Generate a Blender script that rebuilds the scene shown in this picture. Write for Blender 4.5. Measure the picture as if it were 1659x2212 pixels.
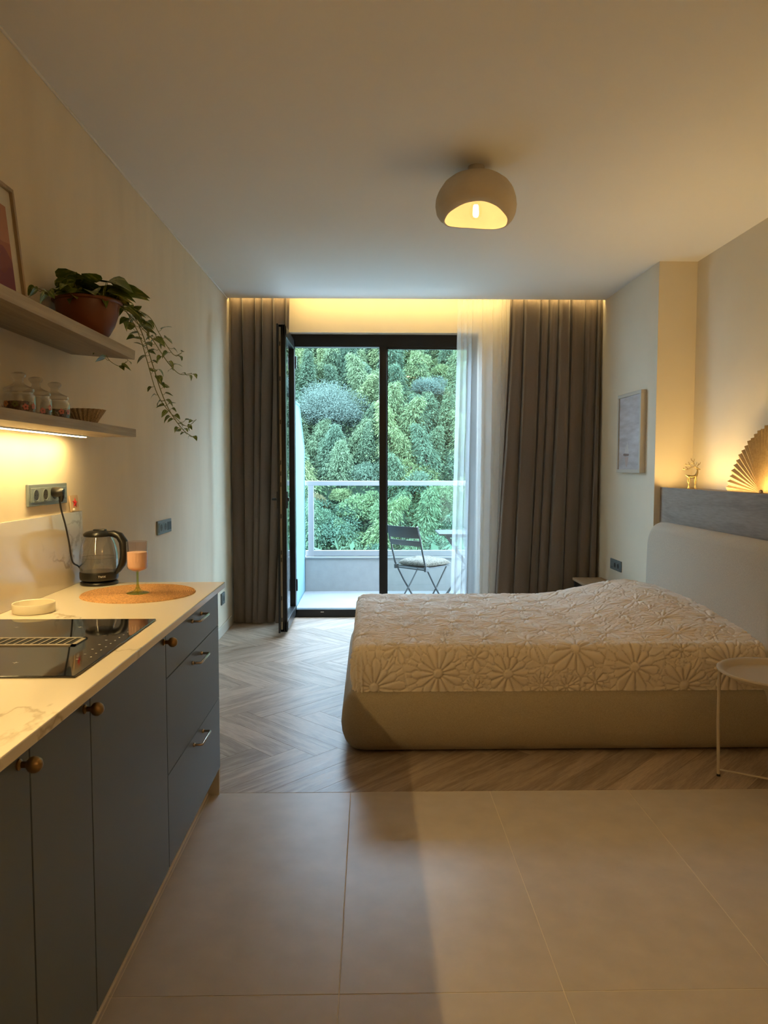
import bpy, bmesh, math, random
import numpy as np
from mathutils import Vector, Matrix, Euler, noise as mnoise

random.seed(7); rng = np.random.default_rng(7)
for o in list(bpy.data.objects): bpy.data.objects.remove(o)
scene = bpy.context.scene
COL = scene.collection
PI = math.pi

# ------------------------------------------------------------------ camera
CAM_H = 1.3934
def make_camera():
    pitch, yaw, roll, fpx = .0606, .0196, .0008, 1565.3
    f = Vector((math.sin(yaw)*math.cos(pitch), math.cos(yaw)*math.cos(pitch), -math.sin(pitch)))
    r = Vector((math.cos(yaw), -math.sin(yaw), 0)); u = r.cross(f)
    r2 = r*math.cos(roll)+u*math.sin(roll); u2 = -r*math.sin(roll)+u*math.cos(roll)
    cd = bpy.data.cameras.new('camera'); cd.sensor_fit = 'HORIZONTAL'; cd.sensor_width = 36
    cd.lens = fpx*36/1659; cd.clip_start = .02; cd.clip_end = 500
    c = bpy.data.objects.new('camera', cd); COL.objects.link(c)
    c.matrix_world = Matrix(((r2.x, u2.x, -f.x, 0), (r2.y, u2.y, -f.y, 0), (r2.z, u2.z, -f.z, CAM_H), (0, 0, 0, 1)))
    scene.camera = c
make_camera()

# ------------------------------------------------------------------ world / exposure
SKY = (0.55, 0.76, 1.0); SKY_STRENGTH = 8.8
w = bpy.data.worlds.new('sky'); scene.world = w; w.use_nodes = True
bg = w.node_tree.nodes['Background']; bg.inputs[0].default_value = (*SKY, 1); bg.inputs[1].default_value = SKY_STRENGTH
vs = scene.view_settings
vs.view_transform = 'Standard'; vs.look = 'None'; vs.gamma = 1; vs.use_curve_mapping = False; vs.exposure = 1.15
cy = scene.cycles
cy.use_denoising = True; cy.max_bounces = 9; cy.diffuse_bounces = 5; cy.glossy_bounces = 4
cy.transmission_bounces = 8; cy.transparent_max_bounces = 24; cy.caustics_reflective = False; cy.caustics_refractive = False
cy.sample_clamp_indirect = 4.0; cy.sample_clamp_direct = 0; cy.blur_glossy = 1.0
WARM = (1.0, .71, .29)          # LED strips
BULB = (1.0, .66, .30)
E_SHELF, E_POCKET, E_LEDGE, P_BULB = 57.0, 11.5, 39.0, 1.9

P_FILL_SCONCE = 18.0

# ------------------------------------------------------------------ materials
MATS = {}
def new_mat(name):
    m = bpy.data.materials.new(name); m.use_nodes = True; MATS[name] = m
    nt = m.node_tree; return m, nt, nt.nodes, nt.links, nt.nodes['Principled BSDF']
def pm(name, col, rough=.5, metal=0, bump=None, var=None, spec=.5, sheen=0, trans=0, coat=0):
    """bump=(scale,strength,dist[,stretch]); var=(scale,amount[,stretch])"""
    m, nt, N, L, b = new_mat(name)
    b.inputs['Base Color'].default_value = (*col, 1); b.inputs['Roughness'].default_value = rough
    b.inputs['Metallic'].default_value = metal; b.inputs['Specular IOR Level'].default_value = spec
    if sheen: b.inputs['Sheen Weight'].default_value = sheen
    if trans: b.inputs['Transmission Weight'].default_value = trans
    if coat: b.inputs['Coat Weight'].default_value = coat
    tc = None
    if bump or var: tc = N.new('ShaderNodeTexCoord')
    def noise_tex(scale, stretch, detail=4):
        mp = N.new('ShaderNodeMapping'); mp.inputs['Scale'].default_value = stretch
        L.new(tc.outputs['Object'], mp.inputs[0])
        n = N.new('ShaderNodeTexNoise'); n.inputs['Scale'].default_value = scale; n.inputs['Detail'].default_value = detail
        L.new(mp.outputs[0], n.inputs['Vector']); return n
    if var:
        n = noise_tex(var[0], var[2] if len(var) > 2 else (1, 1, 1))
        mx = N.new('ShaderNodeMix'); mx.data_type = 'RGBA'
        a = var[1]
        mx.inputs[6].default_value = (*[c*(1-a) for c in col], 1); mx.inputs[7].default_value = (*[min(1, c*(1+a)) for c in col], 1)
        cr = N.new('ShaderNodeMapRange'); cr.inputs[1].default_value = .3; cr.inputs[2].default_value = .7
        L.new(n.outputs[0], cr.inputs[0]); L.new(cr.outputs[0], mx.inputs[0]); L.new(mx.outputs[2], b.inputs['Base Color'])
    if bump:
        n = noise_tex(bump[0], bump[3] if len(bump) > 3 else (1, 1, 1), 3)
        bp = N.new('ShaderNodeBump'); bp.inputs['Strength'].default_value = bump[1]; bp.inputs['Distance'].default_value = bump[2]
        L.new(n.outputs[0], bp.inputs['Height']); L.new(bp.outputs[0], b.inputs['Normal'])
    return m
def emit(name, col, s):
    m, nt, N, L, b = new_mat(name)
    b.inputs['Base Color'].default_value = (.8, .8, .8, 1)
    b.inputs['Emission Color'].default_value = (*col, 1); b.inputs['Emission Strength'].default_value = s
    return m
def thin_glass(name, tint, ior=1.45, rough=0.0, refl=1.0, power=5):
    m, nt, N, L, b = new_mat(name); N.remove(b); out = [n for n in N if n.type == 'OUTPUT_MATERIAL'][0]
    t = N.new('ShaderNodeBsdfTransparent'); t.inputs[0].default_value = (*tint, 1)
    g = N.new('ShaderNodeBsdfGlossy'); g.inputs['Roughness'].default_value = rough; g.inputs[0].default_value = (refl, refl, refl, 1)
    lw = N.new('ShaderNodeLayerWeight'); lw.inputs[0].default_value = .5; f0 = ((ior-1)/(ior+1))**2
    pw = N.new('ShaderNodeMath'); pw.operation = 'POWER'; pw.inputs[1].default_value = power; L.new(lw.outputs['Facing'], pw.inputs[0])
    fr = N.new('ShaderNodeMath'); fr.operation = 'MULTIPLY_ADD'; fr.inputs[1].default_value = .85*(1-f0); fr.inputs[2].default_value = f0; L.new(pw.outputs[0], fr.inputs[0])
    mx = N.new('ShaderNodeMixShader'); L.new(fr.outputs[0], mx.inputs[0]); L.new(t.outputs[0], mx.inputs[1]); L.new(g.outputs[0], mx.inputs[2])
    L.new(mx.outputs[0], out.inputs[0]); return m
def fabric(name, col, scale, strength, dist, var=.08, sheen=.3):
    return pm(name, col, .95, 0, (scale, strength, dist), (scale*.6, var), spec=.15, sheen=sheen)
def wood(name, c1, c2, grain=9.0, stretch=(.06, 1, 1), rough=.5, rnd=.25, bump=.15):
    m, nt, N, L, b = new_mat(name); b.inputs['Roughness'].default_value = rough
    tc = N.new('ShaderNodeTexCoord'); oi = N.new('ShaderNodeObjectInfo')
    add = N.new('ShaderNodeVectorMath'); add.operation = 'ADD'
    sc = N.new('ShaderNodeVectorMath'); sc.operation = 'SCALE'; sc.inputs[3].default_value = 37.0
    cmb = N.new('ShaderNodeCombineXYZ')
    for i in range(3): L.new(oi.outputs['Random'], cmb.inputs[i])
    L.new(cmb.outputs[0], sc.inputs[0]); L.new(tc.outputs['Object'], add.inputs[0]); L.new(sc.outputs[0], add.inputs[1])
    mp = N.new('ShaderNodeMapping'); mp.inputs['Scale'].default_value = stretch; L.new(add.outputs[0], mp.inputs[0])
    n1 = N.new('ShaderNodeTexNoise'); n1.inputs['Scale'].default_value = grain; n1.inputs['Detail'].default_value = 5; n1.inputs['Distortion'].default_value = .6
    L.new(mp.outputs[0], n1.inputs[0])
    wv = N.new('ShaderNodeMath'); wv.operation = 'MULTIPLY'; wv.inputs[1].default_value = 26; L.new(n1.outputs[0], wv.inputs[0])
    sn = N.new('ShaderNodeMath'); sn.operation = 'SINE'; L.new(wv.outputs[0], sn.inputs[0])
    n2 = N.new('ShaderNodeTexNoise'); n2.inputs['Scale'].default_value = grain*16; n2.inputs['Detail'].default_value = 3; L.new(mp.outputs[0], n2.inputs[0])
    m1 = N.new('ShaderNodeMath'); m1.operation = 'MULTIPLY_ADD'; m1.inputs[1].default_value = .22; L.new(sn.outputs[0], m1.inputs[0])
    L.new(n2.outputs[0], m1.inputs[2])
    mr = N.new('ShaderNodeMapRange'); mr.inputs[1].default_value = .2; mr.inputs[2].default_value = .85; L.new(m1.outputs[0], mr.inputs[0])
    mx = N.new('ShaderNodeMix'); mx.data_type = 'RGBA'; mx.inputs[6].default_value = (*c2, 1); mx.inputs[7].default_value = (*c1, 1)
    L.new(mr.outputs[0], mx.inputs[0])
    rr = N.new('ShaderNodeMapRange'); rr.inputs[3].default_value = 1-rnd; rr.inputs[4].default_value = 1+rnd*.5; L.new(oi.outputs['Random'], rr.inputs[0])
    mm = N.new('ShaderNodeVectorMath'); mm.operation = 'SCALE'; L.new(mx.outputs[2], mm.inputs[0]); L.new(rr.outputs[0], mm.inputs[3])
    L.new(mm.outputs[0], b.inputs['Base Color'])
    bp = N.new('ShaderNodeBump'); bp.inputs['Strength'].default_value = bump; bp.inputs['Distance'].default_value = .002
    L.new(m1.outputs[0], bp.inputs['Height']); L.new(bp.outputs[0], b.inputs['Normal'])
    return m
def marble(name, col, vein, rough):
    m, nt, N, L, b = new_mat(name); b.inputs['Roughness'].default_value = rough
    tc = N.new('ShaderNodeTexCoord')
    mp = N.new('ShaderNodeMapping'); mp.inputs['Scale'].default_value = (1, .55, .8); mp.inputs['Rotation'].default_value = (.5, .3, .55)
    L.new(tc.outputs['Object'], mp.inputs[0])
    n = N.new('ShaderNodeTexNoise'); n.inputs['Scale'].default_value = 1.9; n.inputs['Detail'].default_value = 7; n.inputs['Roughness'].default_value = .52; L.new(mp.outputs[0], n.inputs[0])
    s = N.new('ShaderNodeMath'); s.operation = 'SUBTRACT'; s.inputs[1].default_value = .5; L.new(n.outputs[0], s.inputs[0])
    a = N.new('ShaderNodeMath'); a.operation = 'ABSOLUTE'; L.new(s.outputs[0], a.inputs[0])
    mr = N.new('ShaderNodeMapRange'); mr.inputs[1].default_value = 0; mr.inputs[2].default_value = .008; mr.inputs[3].default_value = 1; mr.inputs[4].default_value = 0; L.new(a.outputs[0], mr.inputs[0])
    n2 = N.new('ShaderNodeTexNoise'); n2.inputs['Scale'].default_value = 2.3; L.new(tc.outputs['Object'], n2.inputs[0])
    mr2 = N.new('ShaderNodeMapRange'); mr2.inputs[1].default_value = .40; mr2.inputs[2].default_value = .56; L.new(n2.outputs[0], mr2.inputs[0])
    mu = N.new('ShaderNodeMath'); mu.operation = 'MULTIPLY'; L.new(mr.outputs[0], mu.inputs[0]); L.new(mr2.outputs[0], mu.inputs[1])
    mx = N.new('ShaderNodeMix'); mx.data_type = 'RGBA'; mx.inputs[6].default_value = (*col, 1); mx.inputs[7].default_value = (*vein, 1); L.new(mu.outputs[0], mx.inputs[0])
    L.new(mx.outputs[2], b.inputs['Base Color']); return m
def leaf_mat(name, c1, c2, c3, rnd=True):
    m, nt, N, L, b = new_mat(name); N.remove(b); out = [n for n in N if n.type == 'OUTPUT_MATERIAL'][0]
    oi = N.new('ShaderNodeObjectInfo'); at = N.new('ShaderNodeAttribute'); at.attribute_name = 'tone'
    cr = N.new('ShaderNodeValToRGB'); e = cr.color_ramp.elements
    e[0].color = (*c1, 1); e[1].color = (*c3, 1); k = e.new(.5); k.color = (*c2, 1)
    if rnd: L.new(oi.outputs['Random'], cr.inputs[0])
    else: L.new(at.outputs['Fac'], cr.inputs[0])
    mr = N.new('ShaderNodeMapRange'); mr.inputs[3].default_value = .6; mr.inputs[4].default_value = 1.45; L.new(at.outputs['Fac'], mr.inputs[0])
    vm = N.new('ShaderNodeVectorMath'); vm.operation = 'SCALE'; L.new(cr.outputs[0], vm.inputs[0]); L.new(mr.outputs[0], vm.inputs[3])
    d = N.new('ShaderNodeBsdfDiffuse'); t = N.new('ShaderNodeBsdfTranslucent'); mx = N.new('ShaderNodeMixShader'); mx.inputs[0].default_value = .3
    L.new(vm.outputs[0], d.inputs[0]); L.new(vm.outputs[0], t.inputs[0]); L.new(d.outputs[0], mx.inputs[1]); L.new(t.outputs[0], mx.inputs[2]); L.new(mx.outputs[0], out.inputs[0])
    return m

pm('ceiling', (.80, .775, .745), .9, bump=(60, .03, .002), spec=.2)
pm('plaster', (.71, .625, .485), .85, bump=(40, .06, .003), var=(3.5, .05, (1.2, 1.2, .4)), spec=.25)
pm('wall_paint', (.71, .63, .495), .85, bump=(70, .05, .002), var=(3, .02), spec=.25)
pm('tile', (.54, .465, .39), .36, bump=(120, .05, .001), var=(9, .07), spec=.4)
pm('grout', (.74, .65, .52), .9)
wood('oak_plank', (.49, .385, .295), (.29, .215, .155), grain=10, stretch=(.10, 1, 1), rough=.36, rnd=.2, bump=.25)
wood('shelf_oak', (.39, .32, .225), (.285, .225, .155), grain=8, stretch=(1, .05, 1), rough=.55, rnd=0)
wood('grey_oak', (.30, .245, .195), (.20, .16, .125), grain=7, stretch=(1, .12, 1), rough=.6, rnd=0)
wood('table_oak', (.36, .25, .14), (.26, .17, .09), grain=8, stretch=(1, .06, 1), rough=.5, rnd=0)
wood('frame_oak', (.42, .31, .19), (.32, .23, .13), grain=10, stretch=(1, 1, .06), rough=.5, rnd=0)
pm('baseboard', (.60, .55, .46), .5)
pm('black_frame', (.008, .008, .009), .35, spec=.4)
pm('lock_metal', (.30, .26, .19), .4, .7)
thin_glass('pane_glass', (.93, .97, .96), 1.5, 0, .9)
thin_glass('rail_glass', (.86, .95, .95), 1.45, 0, .7)
pm('balcony_floor', (.22, .22, .22), .7, var=(4, .06), bump=(50, .1, .002))
pm('parapet', (.29, .285, .275), .85, var=(12, .05), bump=(60, .15, .003))
pm('white_alu', (.27, .27, .27), .45)
pm('chair_metal', (.06, .06, .062), .38, .15)
fabric('chair_cushion', (.165, .145, .12), 120, .8, .005, .55, 0)
fabric('drape', (.165, .128, .102), 420, .35, .002, .1, .35)
fabric('bed_fabric', (.36, .295, .205), 330, .5, .003, .12, .25)
fabric('headboard_fabric', (.49, .43, .345), 330, .4, .003, .10, .2)
pm('quilt', (.74, .645, .545), .8, bump=(500, .12, .001), spec=.25, sheen=.25)
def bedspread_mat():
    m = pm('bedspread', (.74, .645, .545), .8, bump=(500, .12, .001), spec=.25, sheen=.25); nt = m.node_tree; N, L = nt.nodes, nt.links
    a = N.new('ShaderNodeAttribute'); a.attribute_name = 'stitch_shade'; mx = N.new('ShaderNodeMix'); mx.data_type = 'RGBA'
    mx.inputs[6].default_value = (.75, .655, .555, 1); mx.inputs[7].default_value = (.555, .46, .36, 1)      # shade painted along the stitching lines so the relief reads
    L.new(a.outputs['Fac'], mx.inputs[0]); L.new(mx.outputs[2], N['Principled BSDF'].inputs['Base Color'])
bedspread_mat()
pm('beige_metal', (.50, .42, .32), .5)
pm('blue_cabinet', (.114, .136, .166), .42, spec=.4)
pm('carcass', (.10, .115, .135), .6)
pm('plinth', (.14, .15, .155), .6)
pm('brass', (.30, .19, .085), .34, 1)
pm('bronze', (.42, .35, .28), .22, 1)
marble('quartz', (.76, .68, .55), (.50, .42, .30), .14)
marble('backsplash', (.66, .60, .51), (.33, .27, .20), .10)
pm('hob_glass', (.006, .006, .007), .04, spec=.7)
pm('hob_mark', (.35, .33, .3), .5)
pm('vent_metal', (.25, .215, .175), .35, .6)
pm('black_void', (.002, .002, .002), .9)
pm('black_plastic', (.007, .007, .007), .3)
pm('white_print', (.6, .6, .58), .5)
thin_glass('clear_glass', (.92, .92, .915), 1.55, 0, 1, 2.4)
thin_glass('water', (.93, .95, .97), 1.4)
pm('wicker', (.50, .265, .10), .75, bump=(220, .8, .004), var=(160, .35))
thin_glass('pink_glass', (.95, .90, .88), 1.5)
thin_glass('green_glass', (.72, .80, .45), 1.5)
pm('drink', (.88, .67, .55), .35)
pm('cream_ceramic', (.74, .68, .54), .3)
pm('outlet_grey', (.155, .19, .20), .45)
pm('outlet_dark', (.03, .032, .034), .5)
pm('outlet_cream', (.66, .58, .42), .5)
pm('star_red', (.65, .03, .025), .5)
pm('star_tile', (.55, .40, .24), .7)
pm('shell_white', (.8, .75, .65), .6)
pm('terracotta', (.16, .042, .013), .38)
pm('soil', (.03, .02, .013), .95, bump=(90, 1, .01))
pm('saucer', (.35, .36, .36), .2)
pm('vine', (.22, .22, .06), .6)
pm('speckled', (.50, .40, .28), .7, var=(260, .35))
pm('spice', (.13, .055, .025), .9, bump=(200, 1, .01), var=(150, .5))
pm('print_pink', (.60, .20, .18), .6); pm('print_orange', (.62, .28, .12), .6); pm('print_leaf', (.16, .15, .05), .6)
pm('mat_board', (.60, .56, .48), .8)
pm('art_a', (.42, .20, .125), .7); pm('art_b', (.34, .13, .09), .7); pm('art_c', (.235, .075, .085), .7); pm('art_d', (.22, .065, .105), .7); pm('art_e', (.15, .045, .035), .7)
pm('gold', (.34, .25, .115), .35, 1)
wood('fan_paper', (.50, .36, .19), (.40, .28, .14), grain=30, stretch=(1, 1, 1), rough=.85, rnd=0)
pm('fan_edge', (.55, .42, .25), .9)
pm('cord_dark', (.05, .03, .02), .8)
pm('silver_frame', (.52, .47, .39), .5)
pm('lamp_shell', (.58, .50, .385), .9, bump=(45, .25, .004), var=(8, .06))
pm('lamp_cap', (.50, .45, .39), .6)
emit('bulb', BULB, 25); thin_glass('bulb_glass', (1, .97, .92), 1.3)
emit('led_shelf', WARM, E_SHELF); emit('led_pocket', (1, .72, .28), E_POCKET); emit('led_ledge', (1, .67, .25), E_LEDGE)
pm('alu_profile', (.6, .6, .58), .4, .6)
pm('hill_ground', (.02, .035, .018), 1)
pm('bark', (.06, .05, .035), .9)
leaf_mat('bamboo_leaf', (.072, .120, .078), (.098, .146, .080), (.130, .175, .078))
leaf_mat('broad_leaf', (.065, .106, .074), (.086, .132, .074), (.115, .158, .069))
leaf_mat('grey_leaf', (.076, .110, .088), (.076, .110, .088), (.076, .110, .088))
leaf_mat('yellow_leaf', (.125, .155, .070), (.125, .155, .070), (.125, .155, .070))
leaf_mat('rust_leaf', (.145, .125, .066), (.145, .125, .066), (.145, .125, .066))
def sheer_mat():
    m, nt, N, L, b = new_mat('sheer'); N.remove(b); out = [n for n in N if n.type == 'OUTPUT_MATERIAL'][0]
    t = N.new('ShaderNodeBsdfTransparent'); d = N.new('ShaderNodeBsdfDiffuse'); tl = N.new('ShaderNodeBsdfTranslucent')
    d.inputs[0].default_value = (.93, .93, .93, 1); tl.inputs[0].default_value = (.93, .93, .93, 1)
    a = N.new('ShaderNodeMixShader'); a.inputs[0].default_value = .62; L.new(d.outputs[0], a.inputs[1]); L.new(tl.outputs[0], a.inputs[2])
    c = N.new('ShaderNodeMixShader'); c.inputs[0].default_value = .46; L.new(t.outputs[0], c.inputs[1]); L.new(a.outputs[0], c.inputs[2]); L.new(c.outputs[0], out.inputs[0])
sheer_mat()
def frosted_mat():
    m, nt, N, L, b = new_mat('frosted'); N.remove(b); out = [n for n in N if n.type == 'OUTPUT_MATERIAL'][0]
    tl = N.new('ShaderNodeBsdfTranslucent'); tl.inputs[0].default_value = (.28, .39, .42, 1)
    d = N.new('ShaderNodeBsdfDiffuse'); d.inputs[0].default_value = (.16, .23, .25, 1)
    tp = N.new('ShaderNodeBsdfTransparent'); tp.inputs[0].default_value = (.7, .9, .95, 1)
    a = N.new('ShaderNodeMixShader'); a.inputs[0].default_value = .5; L.new(d.outputs[0], a.inputs[1]); L.new(tl.outputs[0], a.inputs[2])
    c = N.new('ShaderNodeMixShader'); c.inputs[0].default_value = .8; L.new(tp.outputs[0], c.inputs[1]); L.new(a.outputs[0], c.inputs[2]); L.new(c.outputs[0], out.inputs[0])
frosted_mat()
def pothos_mat():
    m, nt, N, L, b = new_mat('pothos'); b.inputs['Roughness'].default_value = .3
    tc = N.new('ShaderNodeTexCoord'); n = N.new('ShaderNodeTexNoise'); n.inputs['Scale'].default_value = 1.6; n.inputs['Detail'].default_value = 5
    oi = N.new('ShaderNodeObjectInfo'); ad = N.new('ShaderNodeVectorMath'); cm = N.new('ShaderNodeCombineXYZ')
    mu = N.new('ShaderNodeMath'); mu.operation = 'MULTIPLY'; mu.inputs[1].default_value = 50; L.new(oi.outputs['Random'], mu.inputs[0]); L.new(mu.outputs[0], cm.inputs[2])
    mp = N.new('ShaderNodeMapping'); mp.inputs['Scale'].default_value = (1.2, 5, 1); L.new(tc.outputs['Object'], mp.inputs[0])
    L.new(mp.outputs[0], ad.inputs[0]); L.new(cm.outputs[0], ad.inputs[1]); L.new(ad.outputs[0], n.inputs[0])
    cr = N.new('ShaderNodeValToRGB'); e = cr.color_ramp.elements; e[0].position = .50; e[0].color = (.105, .175, .030, 1); e[1].position = .66; e[1].color = (.44, .46, .14, 1)
    L.new(n.outputs[0], cr.inputs[0]); L.new(cr.outputs[0], b.inputs['Base Color'])
    b.inputs['Subsurface Weight'].default_value = 0
pothos_mat()

# ------------------------------------------------------------------ mesh helpers
class MB:
    def __init__(s): s.v = []; s.f = []; s.M = None; s.flat = set()
    def add(s, verts, faces):
        n = len(s.v)
        if s.M is not None: verts = [tuple(s.M @ Vector(p)) for p in verts]
        s.v.extend([tuple(p) for p in verts]); s.f.extend([tuple(i+n for i in f) for f in faces]); return s
    def box(s, x0, x1, y0, y1, z0, z1, bev=0, seg=2):
        if bev:
            bm = bmesh.new(); bmesh.ops.create_cube(bm, size=1)
            for q in bm.verts: q.co = Vector(((x0+x1)/2+q.co.x*(x1-x0), (y0+y1)/2+q.co.y*(y1-y0), (z0+z1)/2+q.co.z*(z1-z0)))
            bmesh.ops.bevel(bm, geom=bm.edges[:], offset=bev, segments=seg, affect='EDGES', profile=.5)
            bm.verts.index_update(); vs_ = [q.co[:] for q in bm.verts]; fs = [[q.index for q in f.verts] for f in bm.faces]; bm.normal_update(); nn = [max(abs(c) for c in f.normal) for f in bm.faces]; bm.free()
            b0 = len(s.f); s.flat.update(b0+i for i in range(len(fs)) if nn[i] > .9999)
            return s.add(vs_, fs)
        return s.add([(x0, y0, z0), (x1, y0, z0), (x1, y1, z0), (x0, y1, z0), (x0, y0, z1), (x1, y0, z1), (x1, y1, z1), (x0, y1, z1)],
                     [(0, 3, 2, 1), (4, 5, 6, 7), (0, 1, 5, 4), (1, 2, 6, 5), (2, 3, 7, 6), (3, 0, 4, 7)])
    def lathe(s, prof, n=32, c=(0, 0, 0), ripple=None, caps=True):
        vs_, fs = [], []
        for k, (r, z) in enumerate(prof):
            for i in range(n):
                a = 2*PI*i/n; rr = r if ripple is None else r*ripple(a, k)
                vs_.append((c[0]+rr*math.cos(a), c[1]+rr*math.sin(a), c[2]+z))
        for k in range(len(prof)-1):
            for i in range(n):
                j = (i+1) % n; fs.append((k*n+i, k*n+j, (k+1)*n+j, (k+1)*n+i))
        if caps:
            if prof[0][0] > 1e-6: fs.append(tuple(reversed(range(n))))
            if prof[-1][0] > 1e-6: fs.append(tuple(range((len(prof)-1)*n, len(prof)*n)))
        return s.add(vs_, fs)
    def tube(s, path, r, n=8, cap=True):
        P = [Vector(p) for p in path]; R = r if isinstance(r, (list, tuple)) else [r]*len(P)
        vs_, fs = [], []; up = None
        for i, p in enumerate(P):
            t = (P[min(i+1, len(P)-1)]-P[max(i-1, 0)]).normalized()
            if up is None: up = Vector((0, 0, 1)) if abs(t.z) < .9 else Vector((1, 0, 0))
            a = t.cross(up)
            if a.length < 1e-6: a = t.orthogonal()
            a.normalize(); b = a.cross(t).normalized(); up = b
            for k in range(n):
                an = 2*PI*k/n; vs_.append(tuple(p+(a*math.cos(an)+b*math.sin(an))*R[i]))
        for i in range(len(P)-1):
            for k in range(n):
                j = (k+1) % n; fs.append((i*n+k, i*n+j, (i+1)*n+j, (i+1)*n+k))
        if cap: fs.append(tuple(reversed(range(n)))); fs.append(tuple(range((len(P)-1)*n, len(P)*n)))
        return s.add(vs_, fs)
    def bar(s, a, b, w, h, up=(0, 0, 1)):
        a, b = Vector(a), Vector(b); t = (b-a).normalized(); x = t.cross(Vector(up)).normalized(); y = x.cross(t)
        vs_ = []
        for p in (a, b):
            for i, j in ((-1, -1), (1, -1), (1, 1), (-1, 1)): vs_.append(tuple(p+x*(i*w/2)+y*(j*h/2)))
        return s.add(vs_, [(0, 1, 2, 3), (7, 6, 5, 4), (0, 4, 5, 1), (1, 5, 6, 2), (2, 6, 7, 3), (3, 7, 4, 0)])
    def prism(s, outline, d0, d1, axis='z', bev=0, seg=3):
        """outline: ccw 2d points; extruded from d0 to d1 along axis with rounded edges"""
        n = len(outline); O = [Vector(p) for p in outline]; nor = []
        for i in range(n):
            e1 = (O[i]-O[i-1]).normalized(); e2 = (O[(i+1) % n]-O[i]).normalized(); q = Vector((e1.y+e2.y, -e1.x-e2.x))
            L_ = q.length; nor.append(q/L_*min(1/max(L_/2, .35), 2))
        rings = []
        if bev:
            for k in range(seg+1):
                a = PI/2*k/seg; rings.append((bev*(1-math.sin(a)), d0+bev*(1-math.cos(a))))
            for k in range(seg+1):
                a = PI/2*(1-k/seg); rings.append((bev*(1-math.sin(a)), d1-bev*(1-math.cos(a))))
        else: rings = [(0, d0), (0, d1)]
        vs_, fs = [], []
        for ins, d in rings:
            for i in range(n):
                p = O[i]-nor[i]*ins
                vs_.append({'z': (p.x, p.y, d), 'x': (d, p.x, p.y), 'y': (p.x, -d, p.y) if False else (p.x, d, p.y)}[axis])
        for k in range(len(rings)-1):
            for i in range(n):
                j = (i+1) % n; fs.append((k*n+i, k*n+j, (k+1)*n+j, (k+1)*n+i))
        fs.append(tuple(reversed(range(n)))); fs.append(tuple(range((len(rings)-1)*n, len(rings)*n)))
        b0 = len(s.f); s.flat.update((b0+len(fs)-2, b0+len(fs)-1))
        return s.add(vs_, fs)
    def sphere(s, c, r, n=16, m=10, sc=(1, 1, 1)):
        prof = [(r*math.sin(PI*k/m), -r*math.cos(PI*k/m)) for k in range(m+1)]
        vs_, fs = [], []
        for k, (rr, z) in enumerate(prof):
            for i in range(n):
                a = 2*PI*i/n; vs_.append((c[0]+rr*math.cos(a)*sc[0], c[1]+rr*math.sin(a)*sc[1], c[2]+z*sc[2]))
        for k in range(m):
            for i in range(n):
                j = (i+1) % n; fs.append((k*n+i, k*n+j, (k+1)*n+j, (k+1)*n+i))
        return s.add(vs_, fs)
    def grid(s, fn, nu, nv):
        vs_ = [fn(i/(nu-1), j/(nv-1)) for j in range(nv) for i in range(nu)]
        return s.add(vs_, [(j*nu+i, j*nu+i+1, (j+1)*nu+i+1, (j+1)*nu+i) for j in range(nv-1) for i in range(nu-1)])
    def mesh(s, name, m, angle=50):
        me = bpy.data.meshes.new(name); me.from_pydata(s.v, [], s.f)
        bm = bmesh.new(); bm.from_mesh(me)
        for i, f in enumerate(bm.faces): f.smooth = i not in s.flat
        bmesh.ops.remove_doubles(bm, verts=bm.verts, dist=1e-6); bmesh.ops.recalc_face_normals(bm, faces=bm.faces); sm = [f.smooth for f in bm.faces]; bm.to_mesh(me); bm.free()
        if m: me.materials.append(MATS[m])
        me.set_sharp_from_angle(angle=math.radians(angle)); me.polygons.foreach_set('use_smooth', sm); return me
    def build(s, name, m, parent=None, angle=50):
        return link(name, s.mesh(name, m, angle), parent)
def link(name, me, parent=None):
    o = bpy.data.objects.new(name, me); COL.objects.link(o)
    if parent is not None: o.parent = parent
    return o
def local(o, loc):
    """shift a top-level mesh so its origin sits at loc"""
    o.data.transform(Matrix.Translation(-Vector(loc))); o.location = loc; return o
def tag(o, label=None, cat=None, group=None, kind=None):
    if label: o['label'] = label
    if cat: o['category'] = cat
    if group: o['group'] = group
    if kind: o['kind'] = kind
    return o
def thing(name, label, cat, loc=(0, 0, 0), rz=0, group=None):
    o = bpy.data.objects.new(name, None); COL.objects.link(o); o.location = loc; o.rotation_euler = (0, 0, rz); o.empty_display_size = .05
    return tag(o, label, cat, group)
def structure(o, label=None, cat=None): return tag(o, label, cat, kind='structure')
def B(*a, **k): return MB().box(*a, **k)
def rrect(x0, x1, y0, y1, r, n=6):
    out = []
    for cx, cy_, a0 in ((x1-r, y1-r, 0), (x0+r, y1-r, PI/2), (x0+r, y0+r, PI), (x1-r, y0+r, 1.5*PI)):
        for k in range(n+1): a = a0+PI/2*k/n; out.append((cx+r*math.cos(a), cy_+r*math.sin(a)))
    return out
def part(name, mb, m, parent, angle=50):
    """child mesh given in world coordinates"""
    me = mb.mesh(name, m, angle); off = Vector((0, 0, 0)); p = parent
    while p is not None: off += p.location; p = p.parent
    me.transform(Matrix.Translation(-off)); return link(name, me, parent)
def solo(name, mb, m, label, cat, loc, group=None, angle=50):
    return tag(local(mb.build(name, m, None, angle), loc), label, cat, group)

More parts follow.
